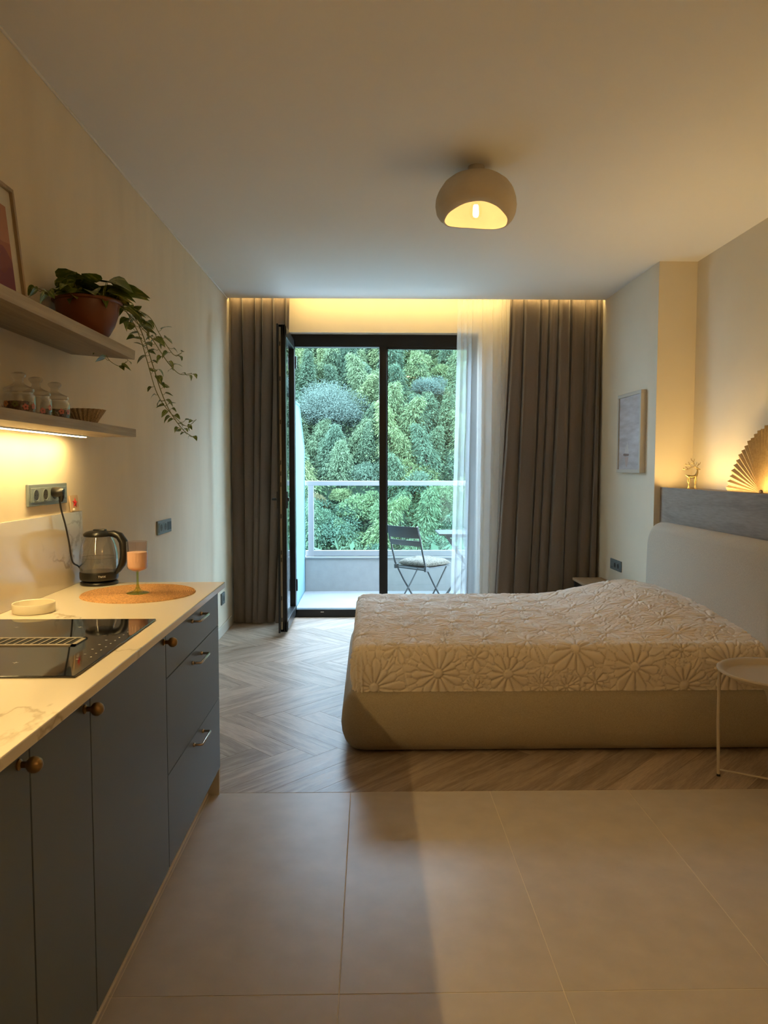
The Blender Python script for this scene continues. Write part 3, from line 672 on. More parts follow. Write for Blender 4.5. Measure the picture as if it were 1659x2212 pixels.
def bedspread():
    """quilted cover: fitted over the mattress, daisies stitched in relief"""
    X0, X1, Y0, Y1, ZT, DR, RC = -.075, 1.955, 3.495, 4.985, .522, .268, .045
    step = .0042
    us = np.arange(X0-DR-.0+.02, X1, step); vv = np.arange(Y0-DR+.02, Y1+DR-.02, step)
    U, V = np.meshgrid(us, vv)
    # flowers
    r = np.random.default_rng(5); F = []
    for _ in range(6000):
        p = np.array([r.uniform(X0-.25, X1+.1), r.uniform(Y0-.25, Y1+.25)])
        wt = 1.15 if _ < 700 else .62
        if all(math.hypot(p[0]-q[0], p[1]-q[1]) > .098*(wt+q[2]) for q in F): F.append(np.append(p, wt))
    F = np.array(F); d1 = np.full(U.shape, 9.); d2 = np.full(U.shape, 9.); i1 = np.zeros(U.shape, int)
    for i, p in enumerate(F):
        d = np.hypot(U-p[0], V-p[1])/p[2]; m = d < d1
        d2 = np.where(m, d1, np.minimum(d2, d)); d1 = np.where(m, d, d1); i1 = np.where(m, i, i1)
    fx, fy = F[i1, 0], F[i1, 1]; npet = np.where(F[:, 2] > 1, r.integers(12, 17, len(F)), r.integers(8, 11, len(F)))[i1]; off = r.uniform(0, 6.28, len(F))[i1]
    th = np.arctan2(V-fy, U-fx)+off; ps = th/(2*PI)*npet; pid = np.floor(ps); fr = np.abs(ps-pid-.5)*2     # 0 centre of petal, 1 between
    hsh = np.modf(np.sin(pid*12.9898+i1*78.233)*43758.5453)[0]; hsh = np.abs(hsh)
    wts = F[i1, 2]; R = (d1+d2)/2*wts; gapd = (d2-d1)*.5*wts; d1 = d1*wts; r0 = .020*wts**1.3
    t = np.clip((d1-r0)/np.maximum(R*(.62+.38*hsh)-r0, .02), 0, 1.4)
    wid = np.clip(.30+1.15*np.sin(np.clip(t, 0, 1)**.75*PI*.93+.12), .05, .93)
    sect = 2*PI*d1/npet/2                                  # half-width of the petal in metres
    q = np.clip(fr/wid, 0, 1.5)
    edge = np.minimum((1-q)*sect*wid, (1.0-t)*np.maximum(R-r0, .02)*.9)       # metres to stitching line
    inside = np.where((q < 1) & (t < 1) & (d1 > r0), edge, 0)
    outer = np.where((t >= 1) | (q >= 1), np.minimum(np.abs(q-1)*sect*.8+np.abs(np.minimum(t-1, 0))*.0+.0, .02), 0)
    outer = np.minimum(outer, np.maximum(gapd, 0)+.002)
    cent = np.where(d1 <= r0, r0-d1, 0)
    puff = lambda e: .0100*(1-np.exp(-np.maximum(e, 0)/.0042))
    h = puff(inside)+puff(outer)*.8+puff(cent)*1.1
    stitch_shade = np.exp(-((np.maximum(np.maximum(inside, outer), cent))/.0016)**2)  # mask for the shade painted into the quilting valleys
    wr = np.sin(U*61+3*np.sin(V*9))*.0007+np.sin(V*53+U*17+2*np.sin(U*11))*.0007
    h = h+wr
    # box wrap
    du = np.where(U < X0, U-X0, 0.); dv = np.where(V < Y0, V-Y0, np.where(V > Y1, V-Y1, 0.))
    s = np.hypot(du, dv); s = np.minimum(s, DR-.006+.008*np.sin(U*7+V*5)); dirx = np.where(s > 0, du/np.maximum(np.hypot(du, dv), 1e-9), 0); diry = np.where(s > 0, dv/np.maximum(np.hypot(du, dv), 1e-9), 0)
    phi = np.clip(s/RC, 0, PI/2); out = RC*np.sin(phi); drop = RC*(1-np.cos(phi))+np.maximum(s-RC*PI/2, 0)
    # core pulled in by RC so sides end at the mattress faces
    cx = np.where(U < X0, X0, U); cyy = np.clip(V, Y0, Y1)
    px = X0+RC+(cx-X0)*(1-RC/(X1-X0)); py = Y0+RC+(cyy-Y0)*((Y1-Y0-2*RC)/(Y1-Y0))
    # slight sag outward of the sides
    bulge = .012*np.sin(np.clip((drop-.02)/.19, 0, 1)*PI)
    # pillow swell by the headboard
    def ss(a, b, x): k = np.clip((x-a)/(b-a), 0, 1); return k*k*(3-2*k)
    k = np.clip((px-1.12)/.62, 0, 1); hump = ss(0, 1, k)*(1-.35*ss(1.72, 1.98, px))
    hv = .072*ss(3.60, 4.35, py)*(1-.45*ss(4.88, 4.99, py))+.035*ss(3.52, 3.75, py)+.010*np.exp(-((py-4.25)/.05)**2)*-1
    lift = hump*hv*np.clip(1-drop/.2, 0, 1)
    sag = -.004*np.sin((px+.1)*1.5)*np.sin((py-3.5)*2.1)
    nx, ny, nz = np.sin(phi)*dirx, np.sin(phi)*diry, np.cos(phi)
    # corner gathers
    cg = np.where((np.abs(du) > .005) & (np.abs(dv) > .005), .006*np.sin(np.arctan2(dv, du)*14), 0)
    Xp = px+out*dirx+(h+bulge+cg)*nx; Yp = py+out*diry+(h+bulge+cg)*ny; Zp = ZT-drop+lift+sag+h*nz
    nV, nU = U.shape; co = np.stack([Xp, Yp, Zp], -1).reshape(-1, 3)
    o0 = Vector((.94, 4.24, .305)); co = co-np.array(o0)
    idx = np.arange(nU*nV).reshape(nV, nU); fc = np.stack([idx[:-1, :-1], idx[:-1, 1:], idx[1:, 1:], idx[1:, :-1]], -1).reshape(-1, 4)
    me = bpy.data.meshes.new('bedspread'); me.vertices.add(len(co)); me.vertices.foreach_set('co', co.astype(np.float32).ravel())
    me.loops.add(fc.size); me.loops.foreach_set('vertex_index', fc.ravel()); me.polygons.add(len(fc)); me.polygons.foreach_set('loop_start', np.arange(0, fc.size, 4))
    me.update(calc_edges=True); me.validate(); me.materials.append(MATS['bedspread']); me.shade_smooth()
    at = me.attributes.new('stitch_shade', 'FLOAT', 'POINT'); at.data.foreach_set('value', stitch_shade.ravel().astype(np.float32))
    o = link('quilted_bedspread', me); o.location = o0
    tag(o, 'cream quilted bedspread with stitched daisies covering the mattress', 'bedspread')
bedspread()
solo('mattress', B(-.02, 1.93, 3.545, 4.935, .3065, .500, .03, 3), 'quilt', 'cream mattress lying under the quilted bedspread', 'mattress', (.94, 4.24, .3065))
def nightstand():
    n = thing('nightstand', 'small wooden bedside table in the corner beside the drape', 'table', (1.86, 5.90, 0))
    part('tabletop', B(1.735, 1.985, 5.67, 6.13, .437, .46, .003), 'table_oak', n)
    part('drawer', B(1.75, 1.97, 5.69, 6.11, .30, .432, .003), 'black_plastic', n)
    for x in (1.755, 1.965):
        for y in (5.695, 6.105): part('leg', B(x-.011, x+.011, y-.011, y+.011, 0, .437, .002), 'black_plastic', n)
nightstand()
def tray_table():
    c = Vector((1.765, 3.07, 0)); R, Z = .235, .515
    t = thing('tray_table', 'round beige metal tray table standing in front of the bed', 'table', c)
    prof = [(.0, .488), (.188, .488), (.196, .492), (.212, .508), (.220, .512), (R-.004, .514), (R, .511), (R, .505), (R-.006, .503), (.216, .503), (.204, .494), (.194, .482), (0, .482)]
    part('tray', MB().lathe(prof, 72, c, caps=False), 'beige_metal', t)
    for k in range(4):
        a = 2.60+k*PI/2; d = Vector((math.cos(a), math.sin(a), 0)); p = c+d*.222; q = c+d*.214
        part('leg', MB().tube([(p.x, p.y, .503), (p.x, p.y, .25), (q.x, q.y, .008)], .0072, 10), 'beige_metal', t)
        part('foot', MB().tube([(q.x, q.y, 0), (q.x, q.y, .010)], .0082, 10), 'black_plastic', t)
    for k in range(2):
        a = 2.60+k*PI/2; d = Vector((math.cos(a), math.sin(a), 0)); p = c+d*.215; q = c-d*.215
        part('stretcher', MB().tube([(p.x, p.y, .030+.006*k), (q.x, q.y, .030+.006*k)], .0048, 8), 'beige_metal', t)
tray_table()

# ================================================================== LEDGE BEHIND THE BED
def ledge():
    XF, Z = 2.102, 1.257
    t = thing('wall_ledge', 'half height grey oak panelled ledge behind the headboard', 'ledge', (2.2, 4.2, 0))
    part('front_panel', B(XF, XF+.018, 3.0, 5.205, 0, Z, .0015), 'grey_oak', t)
    part('top_board', B(XF+.045, XR-.002, 3.0, 5.205, Z-.03, Z-.007), 'grey_oak', t)
    part('groove', B(XF+.018, XF+.045, 3.0, 5.205, Z-.03, Z-.012), 'alu_profile', t)
    tag(part('led_strip', B(XF+.022, XF+.040, 3.02, 5.10, Z-.012, Z-.006), 'led_ledge', t), 'warm light strip in the ledge groove')
ledge()
def deer():
    o = Vector((2.235, 4.985, 1.2502))
    t = thing('deer_figurine', 'small golden deer figurine with branching antlers on the ledge', 'figurine', o, -.35)
    S = 1.0
    bd = MB().tube([(-.045, 0, .098), (-.036, 0, .093), (-.026, 0, .088), (-.005, 0, .084), (.014, 0, .085), (.024, 0, .094), (.030, 0, .112), (.032, 0, .128), (.028, 0, .140), (.026, 0, .144)],
                   [.002, .004, .010, .0105, .0115, .011, .008, .006, .0052, .004], 10)
    bd.tube([(.024, 0, .144), (.032, 0, .143), (.042, 0, .1375), (.050, 0, .136)], [.005, .006, .0042, .0025], 8)
    bd.tube([(.024, .004, .147), (.018, .010, .151)], [.003, .001], 5)
    part_local(t, 'body', bd, 'gold')
    for x, y, bx in ((-.024, .006, -.010), (-.020, -.006, .004), (.018, .006, -.004), (.022, -.006, .006)):
        part_local(t, 'leg', MB().tube([(x, y, .086), (x+bx*.6, y, .055), (x-bx*.5, y, .030), (x+bx*.2, y, .006), (x+bx*.2+.004, y, 0)], [.0075, .0045, .0032, .003, .004], 8), 'gold')
    def branch(pts, y0, sy): return [(x, y0+sy*(.35*abs(x-.018)+.2*(z-.145)), z) for x, z in pts]
    for sy in (1, -1):
        a = MB()
        for pts in ([(.024, .146), (.010, .153), (-.008, .150), (-.030, .136), (-.052, .134), (-.064, .140)], [(-.030, .136), (-.037, .150), (-.046, .153)], [(-.052, .134), (-.058, .146)],
                    [(-.006, .151), (-.020, .164), (-.040, .166), (-.053, .169)], [(-.020, .164), (-.022, .178), (-.028, .188)], [(-.040, .166), (-.045, .176)]) if sy > 0 else \
                   ([(.022, .148), (.008, .158), (.010, .172), (.004, .188), (-.010, .200), (-.012, .212)], [(.004, .188), (.012, .208)], [(.009, .170), (-.004, .175), (-.010, .182)],
                    [(.024, .148), (.034, .164), (.044, .172), (.048, .186)], [(.034, .164), (.036, .180)], [(.014, .158), (.024, .176), (.026, .188)]):
            a.tube(branch(pts, sy*.003, sy*.5), [.0023]*(len(pts)-1)+[.0017], 6)
        part_local(t, 'antler', a, 'gold')
def part_local(t, name, mb, m, angle=60): return link(name, mb.mesh(name, m, angle), t)
deer()
def fan():
    R, n = .405, 36
    t = thing('pleated_fan', 'pleated straw coloured paper fan leaning on the wall above the headboard', 'fan', (2.205, 4.03, 1.2510))
    lean = .20
    def P(r, a, off):   # fan plane: y-z, leaning back to the wall
        u, v = -r*math.cos(a)*-1, r*math.sin(a)
        return (v*math.sin(lean)+off*math.cos(lean), u, v*math.cos(lean)+.004-off*math.sin(lean)*.5)
    for k in range(n):
        a0, a1 = PI*k/n, PI*(k+1)/n; am = a0+(a1-a0)*.62
        d = .012; r0 = .014; rr = R*(1+.012*math.sin(k*2.3))
        front = [P(r0, a0, 0), P(r0, am, -d*.15), P(rr, am, -d), P(rr, a0, d*.3)]
        back = [P(r0, am, -d*.15), P(r0, a1, 0), P(rr, a1, d*.3), P(rr, am, -d)]
        v = []; f = []
        for q in (front, back):
            b = len(v); v += q; v += [(p[0]+.0008, p[1], p[2]) for p in q]
            f += [(b, b+1, b+2, b+3), (b+7, b+6, b+5, b+4), (b+3, b+2, b+6, b+7), (b, b+3, b+7, b+4), (b+1, b+5, b+6, b+2)]
        pl = part_local(t, 'pleat', MB().add(v, f), 'fan_paper', 20)
        e = MB(); 
        for i in range(5):
            s0, s1 = a0+(am-a0)*i/5, a0+(am-a0)*(i+.8)/5; h = rr+.006+.005*((i*7+k*3) % 4)/4
            e.add([P(rr, s0, d*.1-d*i/5), P(rr, s1, d*.1-d*i/5), P(h, s1, d*.1-d*i/5), P(h, s0, d*.1-d*i/5)], [(0, 1, 2, 3)])
        if k > 12: link('fringe', e.mesh('fringe', 'fan_edge'), pl)
    part_local(t, 'knot', MB().sphere((-.008, 0, .012), .010, 10, 6), 'cord_dark')
    part_local(t, 'cord', MB().tube([P(R+.02, 1.56, -.016), P(R, 1.56, -.018), P(R-.05, 1.56, -.016)], .0022, 6).tube([P(R+.022, 1.53, -.016), P(R+.016, 1.57, -.016), P(R+.018, 1.60, -.016)], .002, 6), 'cord_dark')
fan()

# ================================================================== RIGHT WALL: PICTURE, OUTLET
def sea_picture():
    y0, y1, z0, z1, xf = 5.395, 5.905, 1.358, 1.980, XP-.042
    t = thing('framed_picture', 'pale framed seascape with a small sailing boat on the wall beside the drape', 'picture', (XP-.02, (y0+y1)/2, z0))
    w_ = .026
    part('frame', MB().box(xf, XP, y0, y1, z1-w_, z1, .002).box(xf, XP, y0, y1, z0, z0+w_, .002).box(xf, XP, y0, y0+w_, z0+w_, z1-w_).box(xf, XP, y1-w_, y1, z0+w_, z1-w_), 'silver_frame', t)
    m, nt, N, L, b = new_mat('sea_print'); b.inputs['Roughness'].default_value = .5
    tc = N.new('ShaderNodeTexCoord'); mp = N.new('ShaderNodeMapping'); mp.inputs['Scale'].default_value = (1, 1.6, 9); L.new(tc.outputs['Object'], mp.inputs[0])
    nz = N.new('ShaderNodeTexNoise'); nz.inputs['Scale'].default_value = 2.2; nz.inputs['Detail'].default_value = 5; L.new(mp.outputs[0], nz.inputs[0])
    cr = N.new('ShaderNodeValToRGB'); e = cr.color_ramp.elements; e[0].position = .35; e[0].color = (.40, .35, .335, 1); e[1].position = .65; e[1].color = (.56, .52, .52, 1); L.new(nz.outputs[0], cr.inputs[0]); L.new(cr.outputs[0], b.inputs['Base Color'])
    art = part('print', B(xf+.010, XP-.004, y0+w_, y1-w_, z0+w_, z1-w_), 'sea_print', t)
    X = xf+.0095; yb, zb = 5.70, 1.50
    pm('sail', (.60, .55, .50), .6); pm('hull', (.22, .15, .12), .6); pm('hull_glow', (.48, .36, .31), .7)
    def flat(pts): return MB().add([(X, yb+a, zb+c) for a, c in pts]+[(X+.0004, yb+a, zb+c) for a, c in pts], [tuple(range(len(pts))), tuple(reversed(range(len(pts), 2*len(pts))))])
    part('sail_print', flat([(-.045, .01), (.005, .012), (-.012, .105)]), 'sail', art); part('sail_print', flat([(.010, .012), (.050, .016), (.004, .085)]), 'sail', art)
    part('hull_print', flat([(-.055, .004), (.06, .010), (.085, -.002), (.04, -.012), (-.04, -.010)]), 'hull', art)
    part('reflection_print', flat([(-.04, -.018), (.045, -.018), (.02, -.085), (-.01, -.10), (-.025, -.06)]), 'hull_glow', art)
sea_picture()
def wall_outlet(name, label, wall_x, nx, y0, y1, z0, z1, n, kinds, plate, face=None):
    """plate on a wall of constant x, facing nx; gang pieces along y"""
    t = thing(name, label, 'outlet', (wall_x, (y0+y1)/2, z0))
    a, b = (wall_x, wall_x+nx*.011) if nx > 0 else (wall_x+nx*.011, wall_x)
    part('plate', B(a, b, y0, y1, z0, z1, .0025), plate, t)
    m_ = (z1-z0)*.17; gw = (y1-y0-2*m_)/n; xf = wall_x+nx*.011
    for i in range(n):
        g0, g1 = y0+m_+i*gw, y0+m_+(i+1)*gw; c = (g0+g1)/2; zc = (z0+z1)/2; hh = (z1-z0)/2-m_
        q = sorted((xf-nx*.002, xf+nx*.003))
        ins = part('insert', B(q[0], q[1], g0+.0008, g1-.0008, zc-hh, zc+hh, .001), face or plate, t)
        x2 = xf+nx*.003; rr = min(gw, 2*hh)*.40
        if kinds[i] == 'socket':
            M = Matrix.Translation((x2, c, zc)) @ Matrix.Rotation(nx*PI/2, 4, 'Y')
            mb = MB(); mb.M = M; mb.lathe([(rr*.95, .0001), (rr*.95, .0007), (0, .0007)], 24, caps=False); rec = part('socket_recess', mb, 'outlet_dark', ins)
            mb = MB(); mb.M = M; mb.lathe([(rr*1.04, .0002), (rr*1.04, .0012), (rr*.98, .0018), (rr*.90, .0008)], 24, caps=False); part('socket_rim', mb, plate, ins)
            mb = MB(); mb.M = M
            for s in (-1, 1): mb.lathe([(0.0022, 0), (.0022, .0004), (0, .0004)], 8, (0, s*.009, .0006))
            part('pin_hole', mb, 'black_void', ins)
        elif kinds[i] == 'dark': part('port', B(*sorted((x2, x2+nx*.001)), g0+.004, g1-.004, zc-hh+.003, zc+hh-.003), 'outlet_dark', ins)
        else: part('rocker_line', B(*sorted((x2, x2+nx*.0006)), g0+.006, g1-.006, zc-hh+.006, zc-hh+.008), 'outlet_dark', ins)
    return t
wall_outlet('wall_outlet', 'dark grey triple outlet low on the right wall beside the headboard', XP, -1, 5.845, 6.105, .542, .630, 3, ['socket', 'socket', 'blank'], 'outlet_grey')
wall_outlet('wall_outlet', 'grey triple outlet on the plaster wall above the worktop end', XL, 1, 4.20, 4.485, 1.003, 1.084, 3, ['socket', 'socket', 'dark'], 'outlet_grey')
wall_outlet('wall_outlet', 'small grey outlet low on the left wall just past the cabinets', XL, 1, 5.965, 6.095, .255, .352, 1, ['socket'], 'outlet_grey')
ko = wall_outlet('wall_outlet', 'grey four gang outlet above the backsplash with a plugged in cord', XL, 1, 2.625, 2.955, 1.252, 1.333, 4, ['socket', 'socket', 'socket', 'switch'], 'outlet_grey')

# ================================================================== KITCHEN
FX = -.642                       # cabinet fronts
def knob(parent, y, z):
    mb = MB(); mb.M = Matrix.Translation((FX, y, z)) @ Matrix.Rotation(PI/2, 4, 'Y')
    mb.lathe([(.0, 0), (.0105, 0), (.0105, .003), (.006, .006), (.006, .014), (.009, .017), (.0135, .021), (.0155, .027), (.0150, .033), (.0115, .0395), (.006, .043), (0, .044)], 24, caps=False)
    return part('knob', mb, 'brass', parent)
def bar_handle(parent, y0, y1, z):
    mb = MB()
    for y in (y0, y1):
        k = MB(); k.M = Matrix.Translation((FX, y, z)) @ Matrix.Rotation(PI/2, 4, 'Y'); k.lathe([(0, 0), (.0075, 0), (.0075, .006), (.0055, .008), (0, .008)], 14, caps=False); mb.add(k.v, k.f)
    x = FX+.032; mb.tube([(FX, y0, z), (x-.006, y0, z), (x-.0015, y0+.002, z), (x, y0+.007, z), (x, y1-.007, z), (x-.0015, y1-.002, z), (x-.006, y1, z), (FX, y1, z)], .0045, 10)
    return part('handle', mb, 'bronze', parent)
def cabinet(y0, y1, label, doors=None, drawers=None, knob_y=None):
    c = thing('base_cabinet', label, 'cabinet', (-.93, (y0+y1)/2, 0), group='blue grey kitchen base cabinets')
    part('body', B(XL+.002, FX-.021, y0+.0005, y1-.0005, .112, .884), 'carcass', c)
    part('plinth', B(XL+.05, -.70, y0+.0005, y1-.0005, 0, .112), 'plinth', c)
    g = .0016
    if drawers:
        for z0, z1, zh in drawers:
            d = part('drawer', B(FX-.020, FX, y0+g, y1-g, z0+g, z1-g, .0012), 'blue_cabinet', c)
            bar_handle(d, 2.592, 2.732, zh)
    else:
        d = part('door', B(FX-.020, FX, y0+g, y1-g, .112, .880, .0012), 'blue_cabinet', c); knob(d, knob_y, .852)
    return c
dc = cabinet(2.262, 3.05, 'blue grey cabinet with three drawers and bar handles at the worktop end', drawers=[(.112, .4165, .388), (.4165, .729, .690), (.729, .880, .842)])
part('end_foot', B(-.70, FX-.001, 3.028, 3.05, 0, .110), 'baseboard', dc)
cabinet(1.647, 2.260, 'blue grey cabinet with one wide door, next to the drawer cabinet', knob_y=2.238)
cabinet(1.351, 1.645, 'narrow blue grey cabinet between the two wider door cabinets', knob_y=1.612)
cabinet(.752, 1.349, 'blue grey cabinet nearest the camera, its brass knob at the left edge', knob_y=1.306)
cabinet(.15, .750, 'blue grey cabinet at the left margin beyond the nearest knob', knob_y=.71)
cabinet(-.45, .148, 'blue grey cabinet out of view, second last of the kitchen row', knob_y=.11)
cabinet(-1.05, -.452, 'blue grey cabinet out of view, last of the kitchen row', knob_y=-.49)
local(structure(B(-.699, -.690, .15, 3.03, 0, .012).build('trim_3', 'grout')), (-.69, 1.5, 0))
solo('worktop', B(XL+.001, -.615, -1.06, 3.068, .886, .91, .0025), 'quartz', 'cream marble look worktop running along the left wall', 'worktop', (-.92, 1.6, .886))
solo('backsplash', B(XL+.0005, XL+.013, -1.06, 3.10, .9101, 1.211, .0015), 'backsplash', 'low marble look backsplash slab standing on the worktop', 'backsplash', (XL+.006, 1.6, .91))
def hob():
    t = thing('induction_hob', 'black glass induction hob with a central extractor grille set in the worktop', 'hob', (-.93, 1.97, .91))
    part('glass_plate', B(-1.175, -.679, 1.655, 2.290, .9101, .9155, .002), 'hob_glass', t)
    g = part('vent_frame', MB().box(-1.07, -.793, 2.018, 2.028, .9155, .9185).box(-1.07, -.793, 1.938, 1.948, .9155, .9185).box(-.805, -.793, 1.938, 2.028, .9155, .9185).box(-1.07, -1.058, 1.938, 2.028, .9155, .9185), 'vent_metal', t)
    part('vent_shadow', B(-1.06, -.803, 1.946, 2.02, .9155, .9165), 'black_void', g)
    for i in range(11):
        x = -1.052+i*.0225; part('vent_slat', MB().bar((x, 1.946, .9172), (x+.006, 2.02, .9172), .0045, .002), 'vent_metal', g)
    mk = MB()
    for i in range(9): mk.box(-.708, -.704, 1.82+i*.035, 1.826+i*.035, .9155, .9157)
    for i in range(5): mk.box(-.735, -.729, 1.80+i*.05, 1.804+i*.05, .9155, .9157)
    for x, y in ((-.87, 1.77), (-.87, 2.17), (-1.06, 1.77), (-1.06, 2.17)): mk.box(x-.007, x+.007, y, y+.0015, .9155, .9157).box(x-.0008, x+.0008, y-.007, y+.007, .9155, .9157)
    part('touch_marks', mk, 'hob_mark', t)
hob()
def kettle():
    c = Vector((-1.128, 3.022, .91))
    t = thing('electric_kettle', 'glass electric kettle with black lid, handle and base, half filled with water', 'kettle', c)
    part_local(t, 'power_base', MB().lathe([(0, .001), (.074, .001), (.076, .004), (.074, .011), (.066, .015), (0, .016)], 48, caps=False), 'black_plastic')
    part_local(t, 'collar', MB().lathe([(0, .017), (.066, .017), (.074, .021), (.0765, .030), (.0765, .050), (.0755, .054), (.070, .055), (0, .055)], 48, caps=False), 'black_plastic')
    gp = [(.0745, .055), (.0762, .075), (.0765, .10), (.0755, .125), (.072, .15), (.065, .175), (.057, .195), (.0535, .202)]
    part_local(t, 'glass_body', MB().lathe(gp+[(r-.0022, z) for r, z in reversed(gp)], 48, caps=False), 'clear_glass')
    wp = [(0, .056), (.0715, .056), (.0738, .075), (.0742, .10), (.0738, .112), (0, .112)]
    part_local(t, 'water', MB().lathe(wp, 48, caps=False), 'water')
    ring = MB().lathe([(.074, .111), (.0744, .1125), (.074, .114), (.0735, .1125), (.074, .111)], 48, caps=False); part_local(t, 'water_line', ring, 'clear_glass')
    lid = part_local(t, 'lid', MB().lathe([(0, .200), (.056, .200), (.0585, .204), (.058, .211), (.048, .219), (.03, .2235), (0, .2245)], 48, caps=False), 'black_plastic')
    link('lid_tab', MB().box(-.018, .032, -.013, .013, .222, .229, .003).mesh('lid_tab', 'black_plastic'), lid)
    spt = MB().add([(-.050, -.018, .202), (-.074, 0, .196), (-.050, .018, .202), (-.062, -.012, .172), (-.067, 0, .165), (-.062, .012, .172)], [(0, 1, 4, 3), (1, 2, 5, 4)]); part_local(t, 'spout', spt, 'clear_glass')
    ha = Matrix.Rotation(-.12, 4, 'Z')
    path = [(.040, 0, .210), (.066, 0, .211), (.092, 0, .202), (.108, 0, .178), (.112, 0, .145), (.110, 0, .115), (.101, 0, .085), (.086, 0, .062), (.074, 0, .048)]
    hb_ = MB(); hb_.M = ha @ Matrix.Diagonal((1, 1.25, 1, 1)); hb_.tube(path, [.012, .014, .0165, .0175, .0175, .0165, .0145, .011, .008], 14); part_local(t, 'handle', hb_, 'black_plastic')
    # brand lettering on the collar
    def cyl(x, z, a0): a = a0+x/.077; return (.0769*math.cos(a), .0769*math.sin(a), z)
    L_ = {'T': [((0, 1), (1, 1)), ((.5, 0), (.5, 1))], 'W': [((0, 1), (.25, 0)), ((.25, 0), (.5, .8)), ((.5, .8), (.75, 0)), ((.75, 0), (1, 1))], 'I': [((.5, 0), (.5, 1))], 'X': [((0, 0), (1, 1)), ((0, 1), (1, 0))]}
    wds = {'T': .0062, 'W': .0088, 'I': .0026, 'X': .0065}; cur = 0; mb = MB(); a0 = -PI/2+.30
    for ch in 'TWIX':
        w_ = wds[ch]
        for (xa, za), (xb, zb) in L_[ch]:
            xa, xb = cur+xa*w_, cur+xb*w_; za, zb = .0355+za*.0078, .0355+zb*.0078; dx, dz = xb-xa, zb-za; l = math.hypot(dx, dz); ox, oz = -dz/l*.0009, dx/l*.0009
            mb.add([cyl(xa+ox, za+oz, a0), cyl(xa-ox, za-oz, a0), cyl(xb-ox, zb-oz, a0), cyl(xb+ox, zb+oz, a0)], [(0, 1, 2, 3)])
        cur += w_+.0016
    part_local(t, 'lettering', mb, 'white_print')
    rs = random.Random(3); dr = MB()
    for i in range(70):
        a = rs.uniform(-2.4, .2); z = rs.uniform(.12, .17); rr = .0756-(max(0, z-.125)*.12)
        dr.sphere((rr*math.cos(a), rr*math.sin(a), z), rs.uniform(.0006, .0013), 6, 4)
    part_local(t, 'condensation_drops', dr, 'clear_glass')['kind'] = 'stuff'
kettle()
def kettle_cord():
    yp, zp = 2.815, 1.300
    t = thing('power_cord', 'black power cord with plug running from the outlet down to the kettle', 'cord', (XL+.03, yp, zp))
    pl = MB(); pl.M = Matrix.Translation((XL+.0145, yp, zp)) @ Matrix.Rotation(PI/2, 4, 'Y')
    pl.lathe([(0, 0), (.0185, 0), (.020, .012), (.0185, .030), (.013, .042), (0, .044)], 20, caps=False); pl.M = None
    pl.tube([(XL+.045, yp, zp), (XL+.046, yp+.003, zp-.020), (XL+.042, yp+.008, zp-.036)], [.014, .011, .006], 10)
    part('plug', pl, 'black_plastic', t)
    pts = [(XL+.036, yp+.008, zp-.030), (XL+.038, yp+.016, zp-.07), (XL+.040, yp+.045, zp-.13), (XL+.040, yp+.075, zp-.20), (XL+.038, yp+.098, zp-.265), (XL+.036, yp+.125, zp-.293), (XL+.036, yp+.17, zp-.31), (XL+.034, yp+.22, zp-.34), (XL+.045, yp+.26, zp-.374), (XL+.06, yp+.25, zp-.384)]
    sm = []
    for i in range(len(pts)-1):
        p0, p1, p2, p3 = [Vector(pts[max(0, min(len(pts)-1, i+k))]) for k in (-1, 0, 1, 2)]
        for s in range(5):
            q = s/5; sm.append(.5*((2*p1)+(p2-p0)*q+(2*p0-5*p1+4*p2-p3)*q*q+(3*p1-p0-3*p2+p3)*q**3))
    sm.append(Vector(pts[-1])); part('cable', MB().tube(sm, .0036, 8), 'black_plastic', t)
kettle_cord()
def placemat():
    c = (-.890, 2.785, .91); prof = [(0, .002)]
    for k in range(30): r = .212*(k+.5)/30; prof += [(r-.0030, .0012), (r-.0015, .0045), (r+.0015, .0045), (r+.0030, .0012)]
    prof += [(.2125, .0005)]
    solo('placemat', MB().lathe(prof, 96, c, caps=False), 'wicker', 'round woven straw placemat under the wine glass', 'placemat', c, angle=80)
placemat()
def wine_glass():
    c = Vector((-.888, 2.768, .9149))
    t = thing('wine_glass', 'ribbed pink wine glass with a green foot standing on the straw placemat', 'glass', c)
    rip = lambda a, k: 1+.012*math.cos(18*a)
    bo = [(.006, .082), (.012, .085), (.026, .0895), (.035, .095), (.0378, .104), (.0383, .13), (.0385, .198)]
    part_local(t, 'bowl', MB().lathe(bo+[(r-.0018, z+.001) for r, z in reversed(bo)], 108, ripple=rip, caps=False), 'pink_glass')
    part_local(t, 'drink', MB().lathe([(0, .0885), (.022, .0905), (.033, .0965), (.0355, .105), (.0362, .13), (.0362, .158), (0, .158)], 48, caps=False), 'drink')
    part_local(t, 'stem', MB().lathe([(.0045, .083), (.0042, .06), (.0042, .04), (.0055, .028), (.008, .020)], 20), 'green_glass')
    part_local(t, 'foot', MB().lathe([(.008, .020), (.013, .012), (.024, .007), (.038, .0035), (.0425, .001), (.040, 0), (0, 0)], 72, ripple=lambda a, k: 1+.02*math.cos(22*a) if k > 1 else 1, caps=False), 'green_glass')
wine_glass()
solo('ceramic_dish', MB().lathe([(0, 0), (.062, 0), (.066, .003), (.0675, .030), (.066, .0325), (.0635, .031), (.0625, .008), (0, .006)], 56, (-1.128, 2.432, .91), caps=False), 'cream_ceramic', 'shallow round cream ceramic dish behind the hob', 'dish', (-1.128, 2.432, .91))
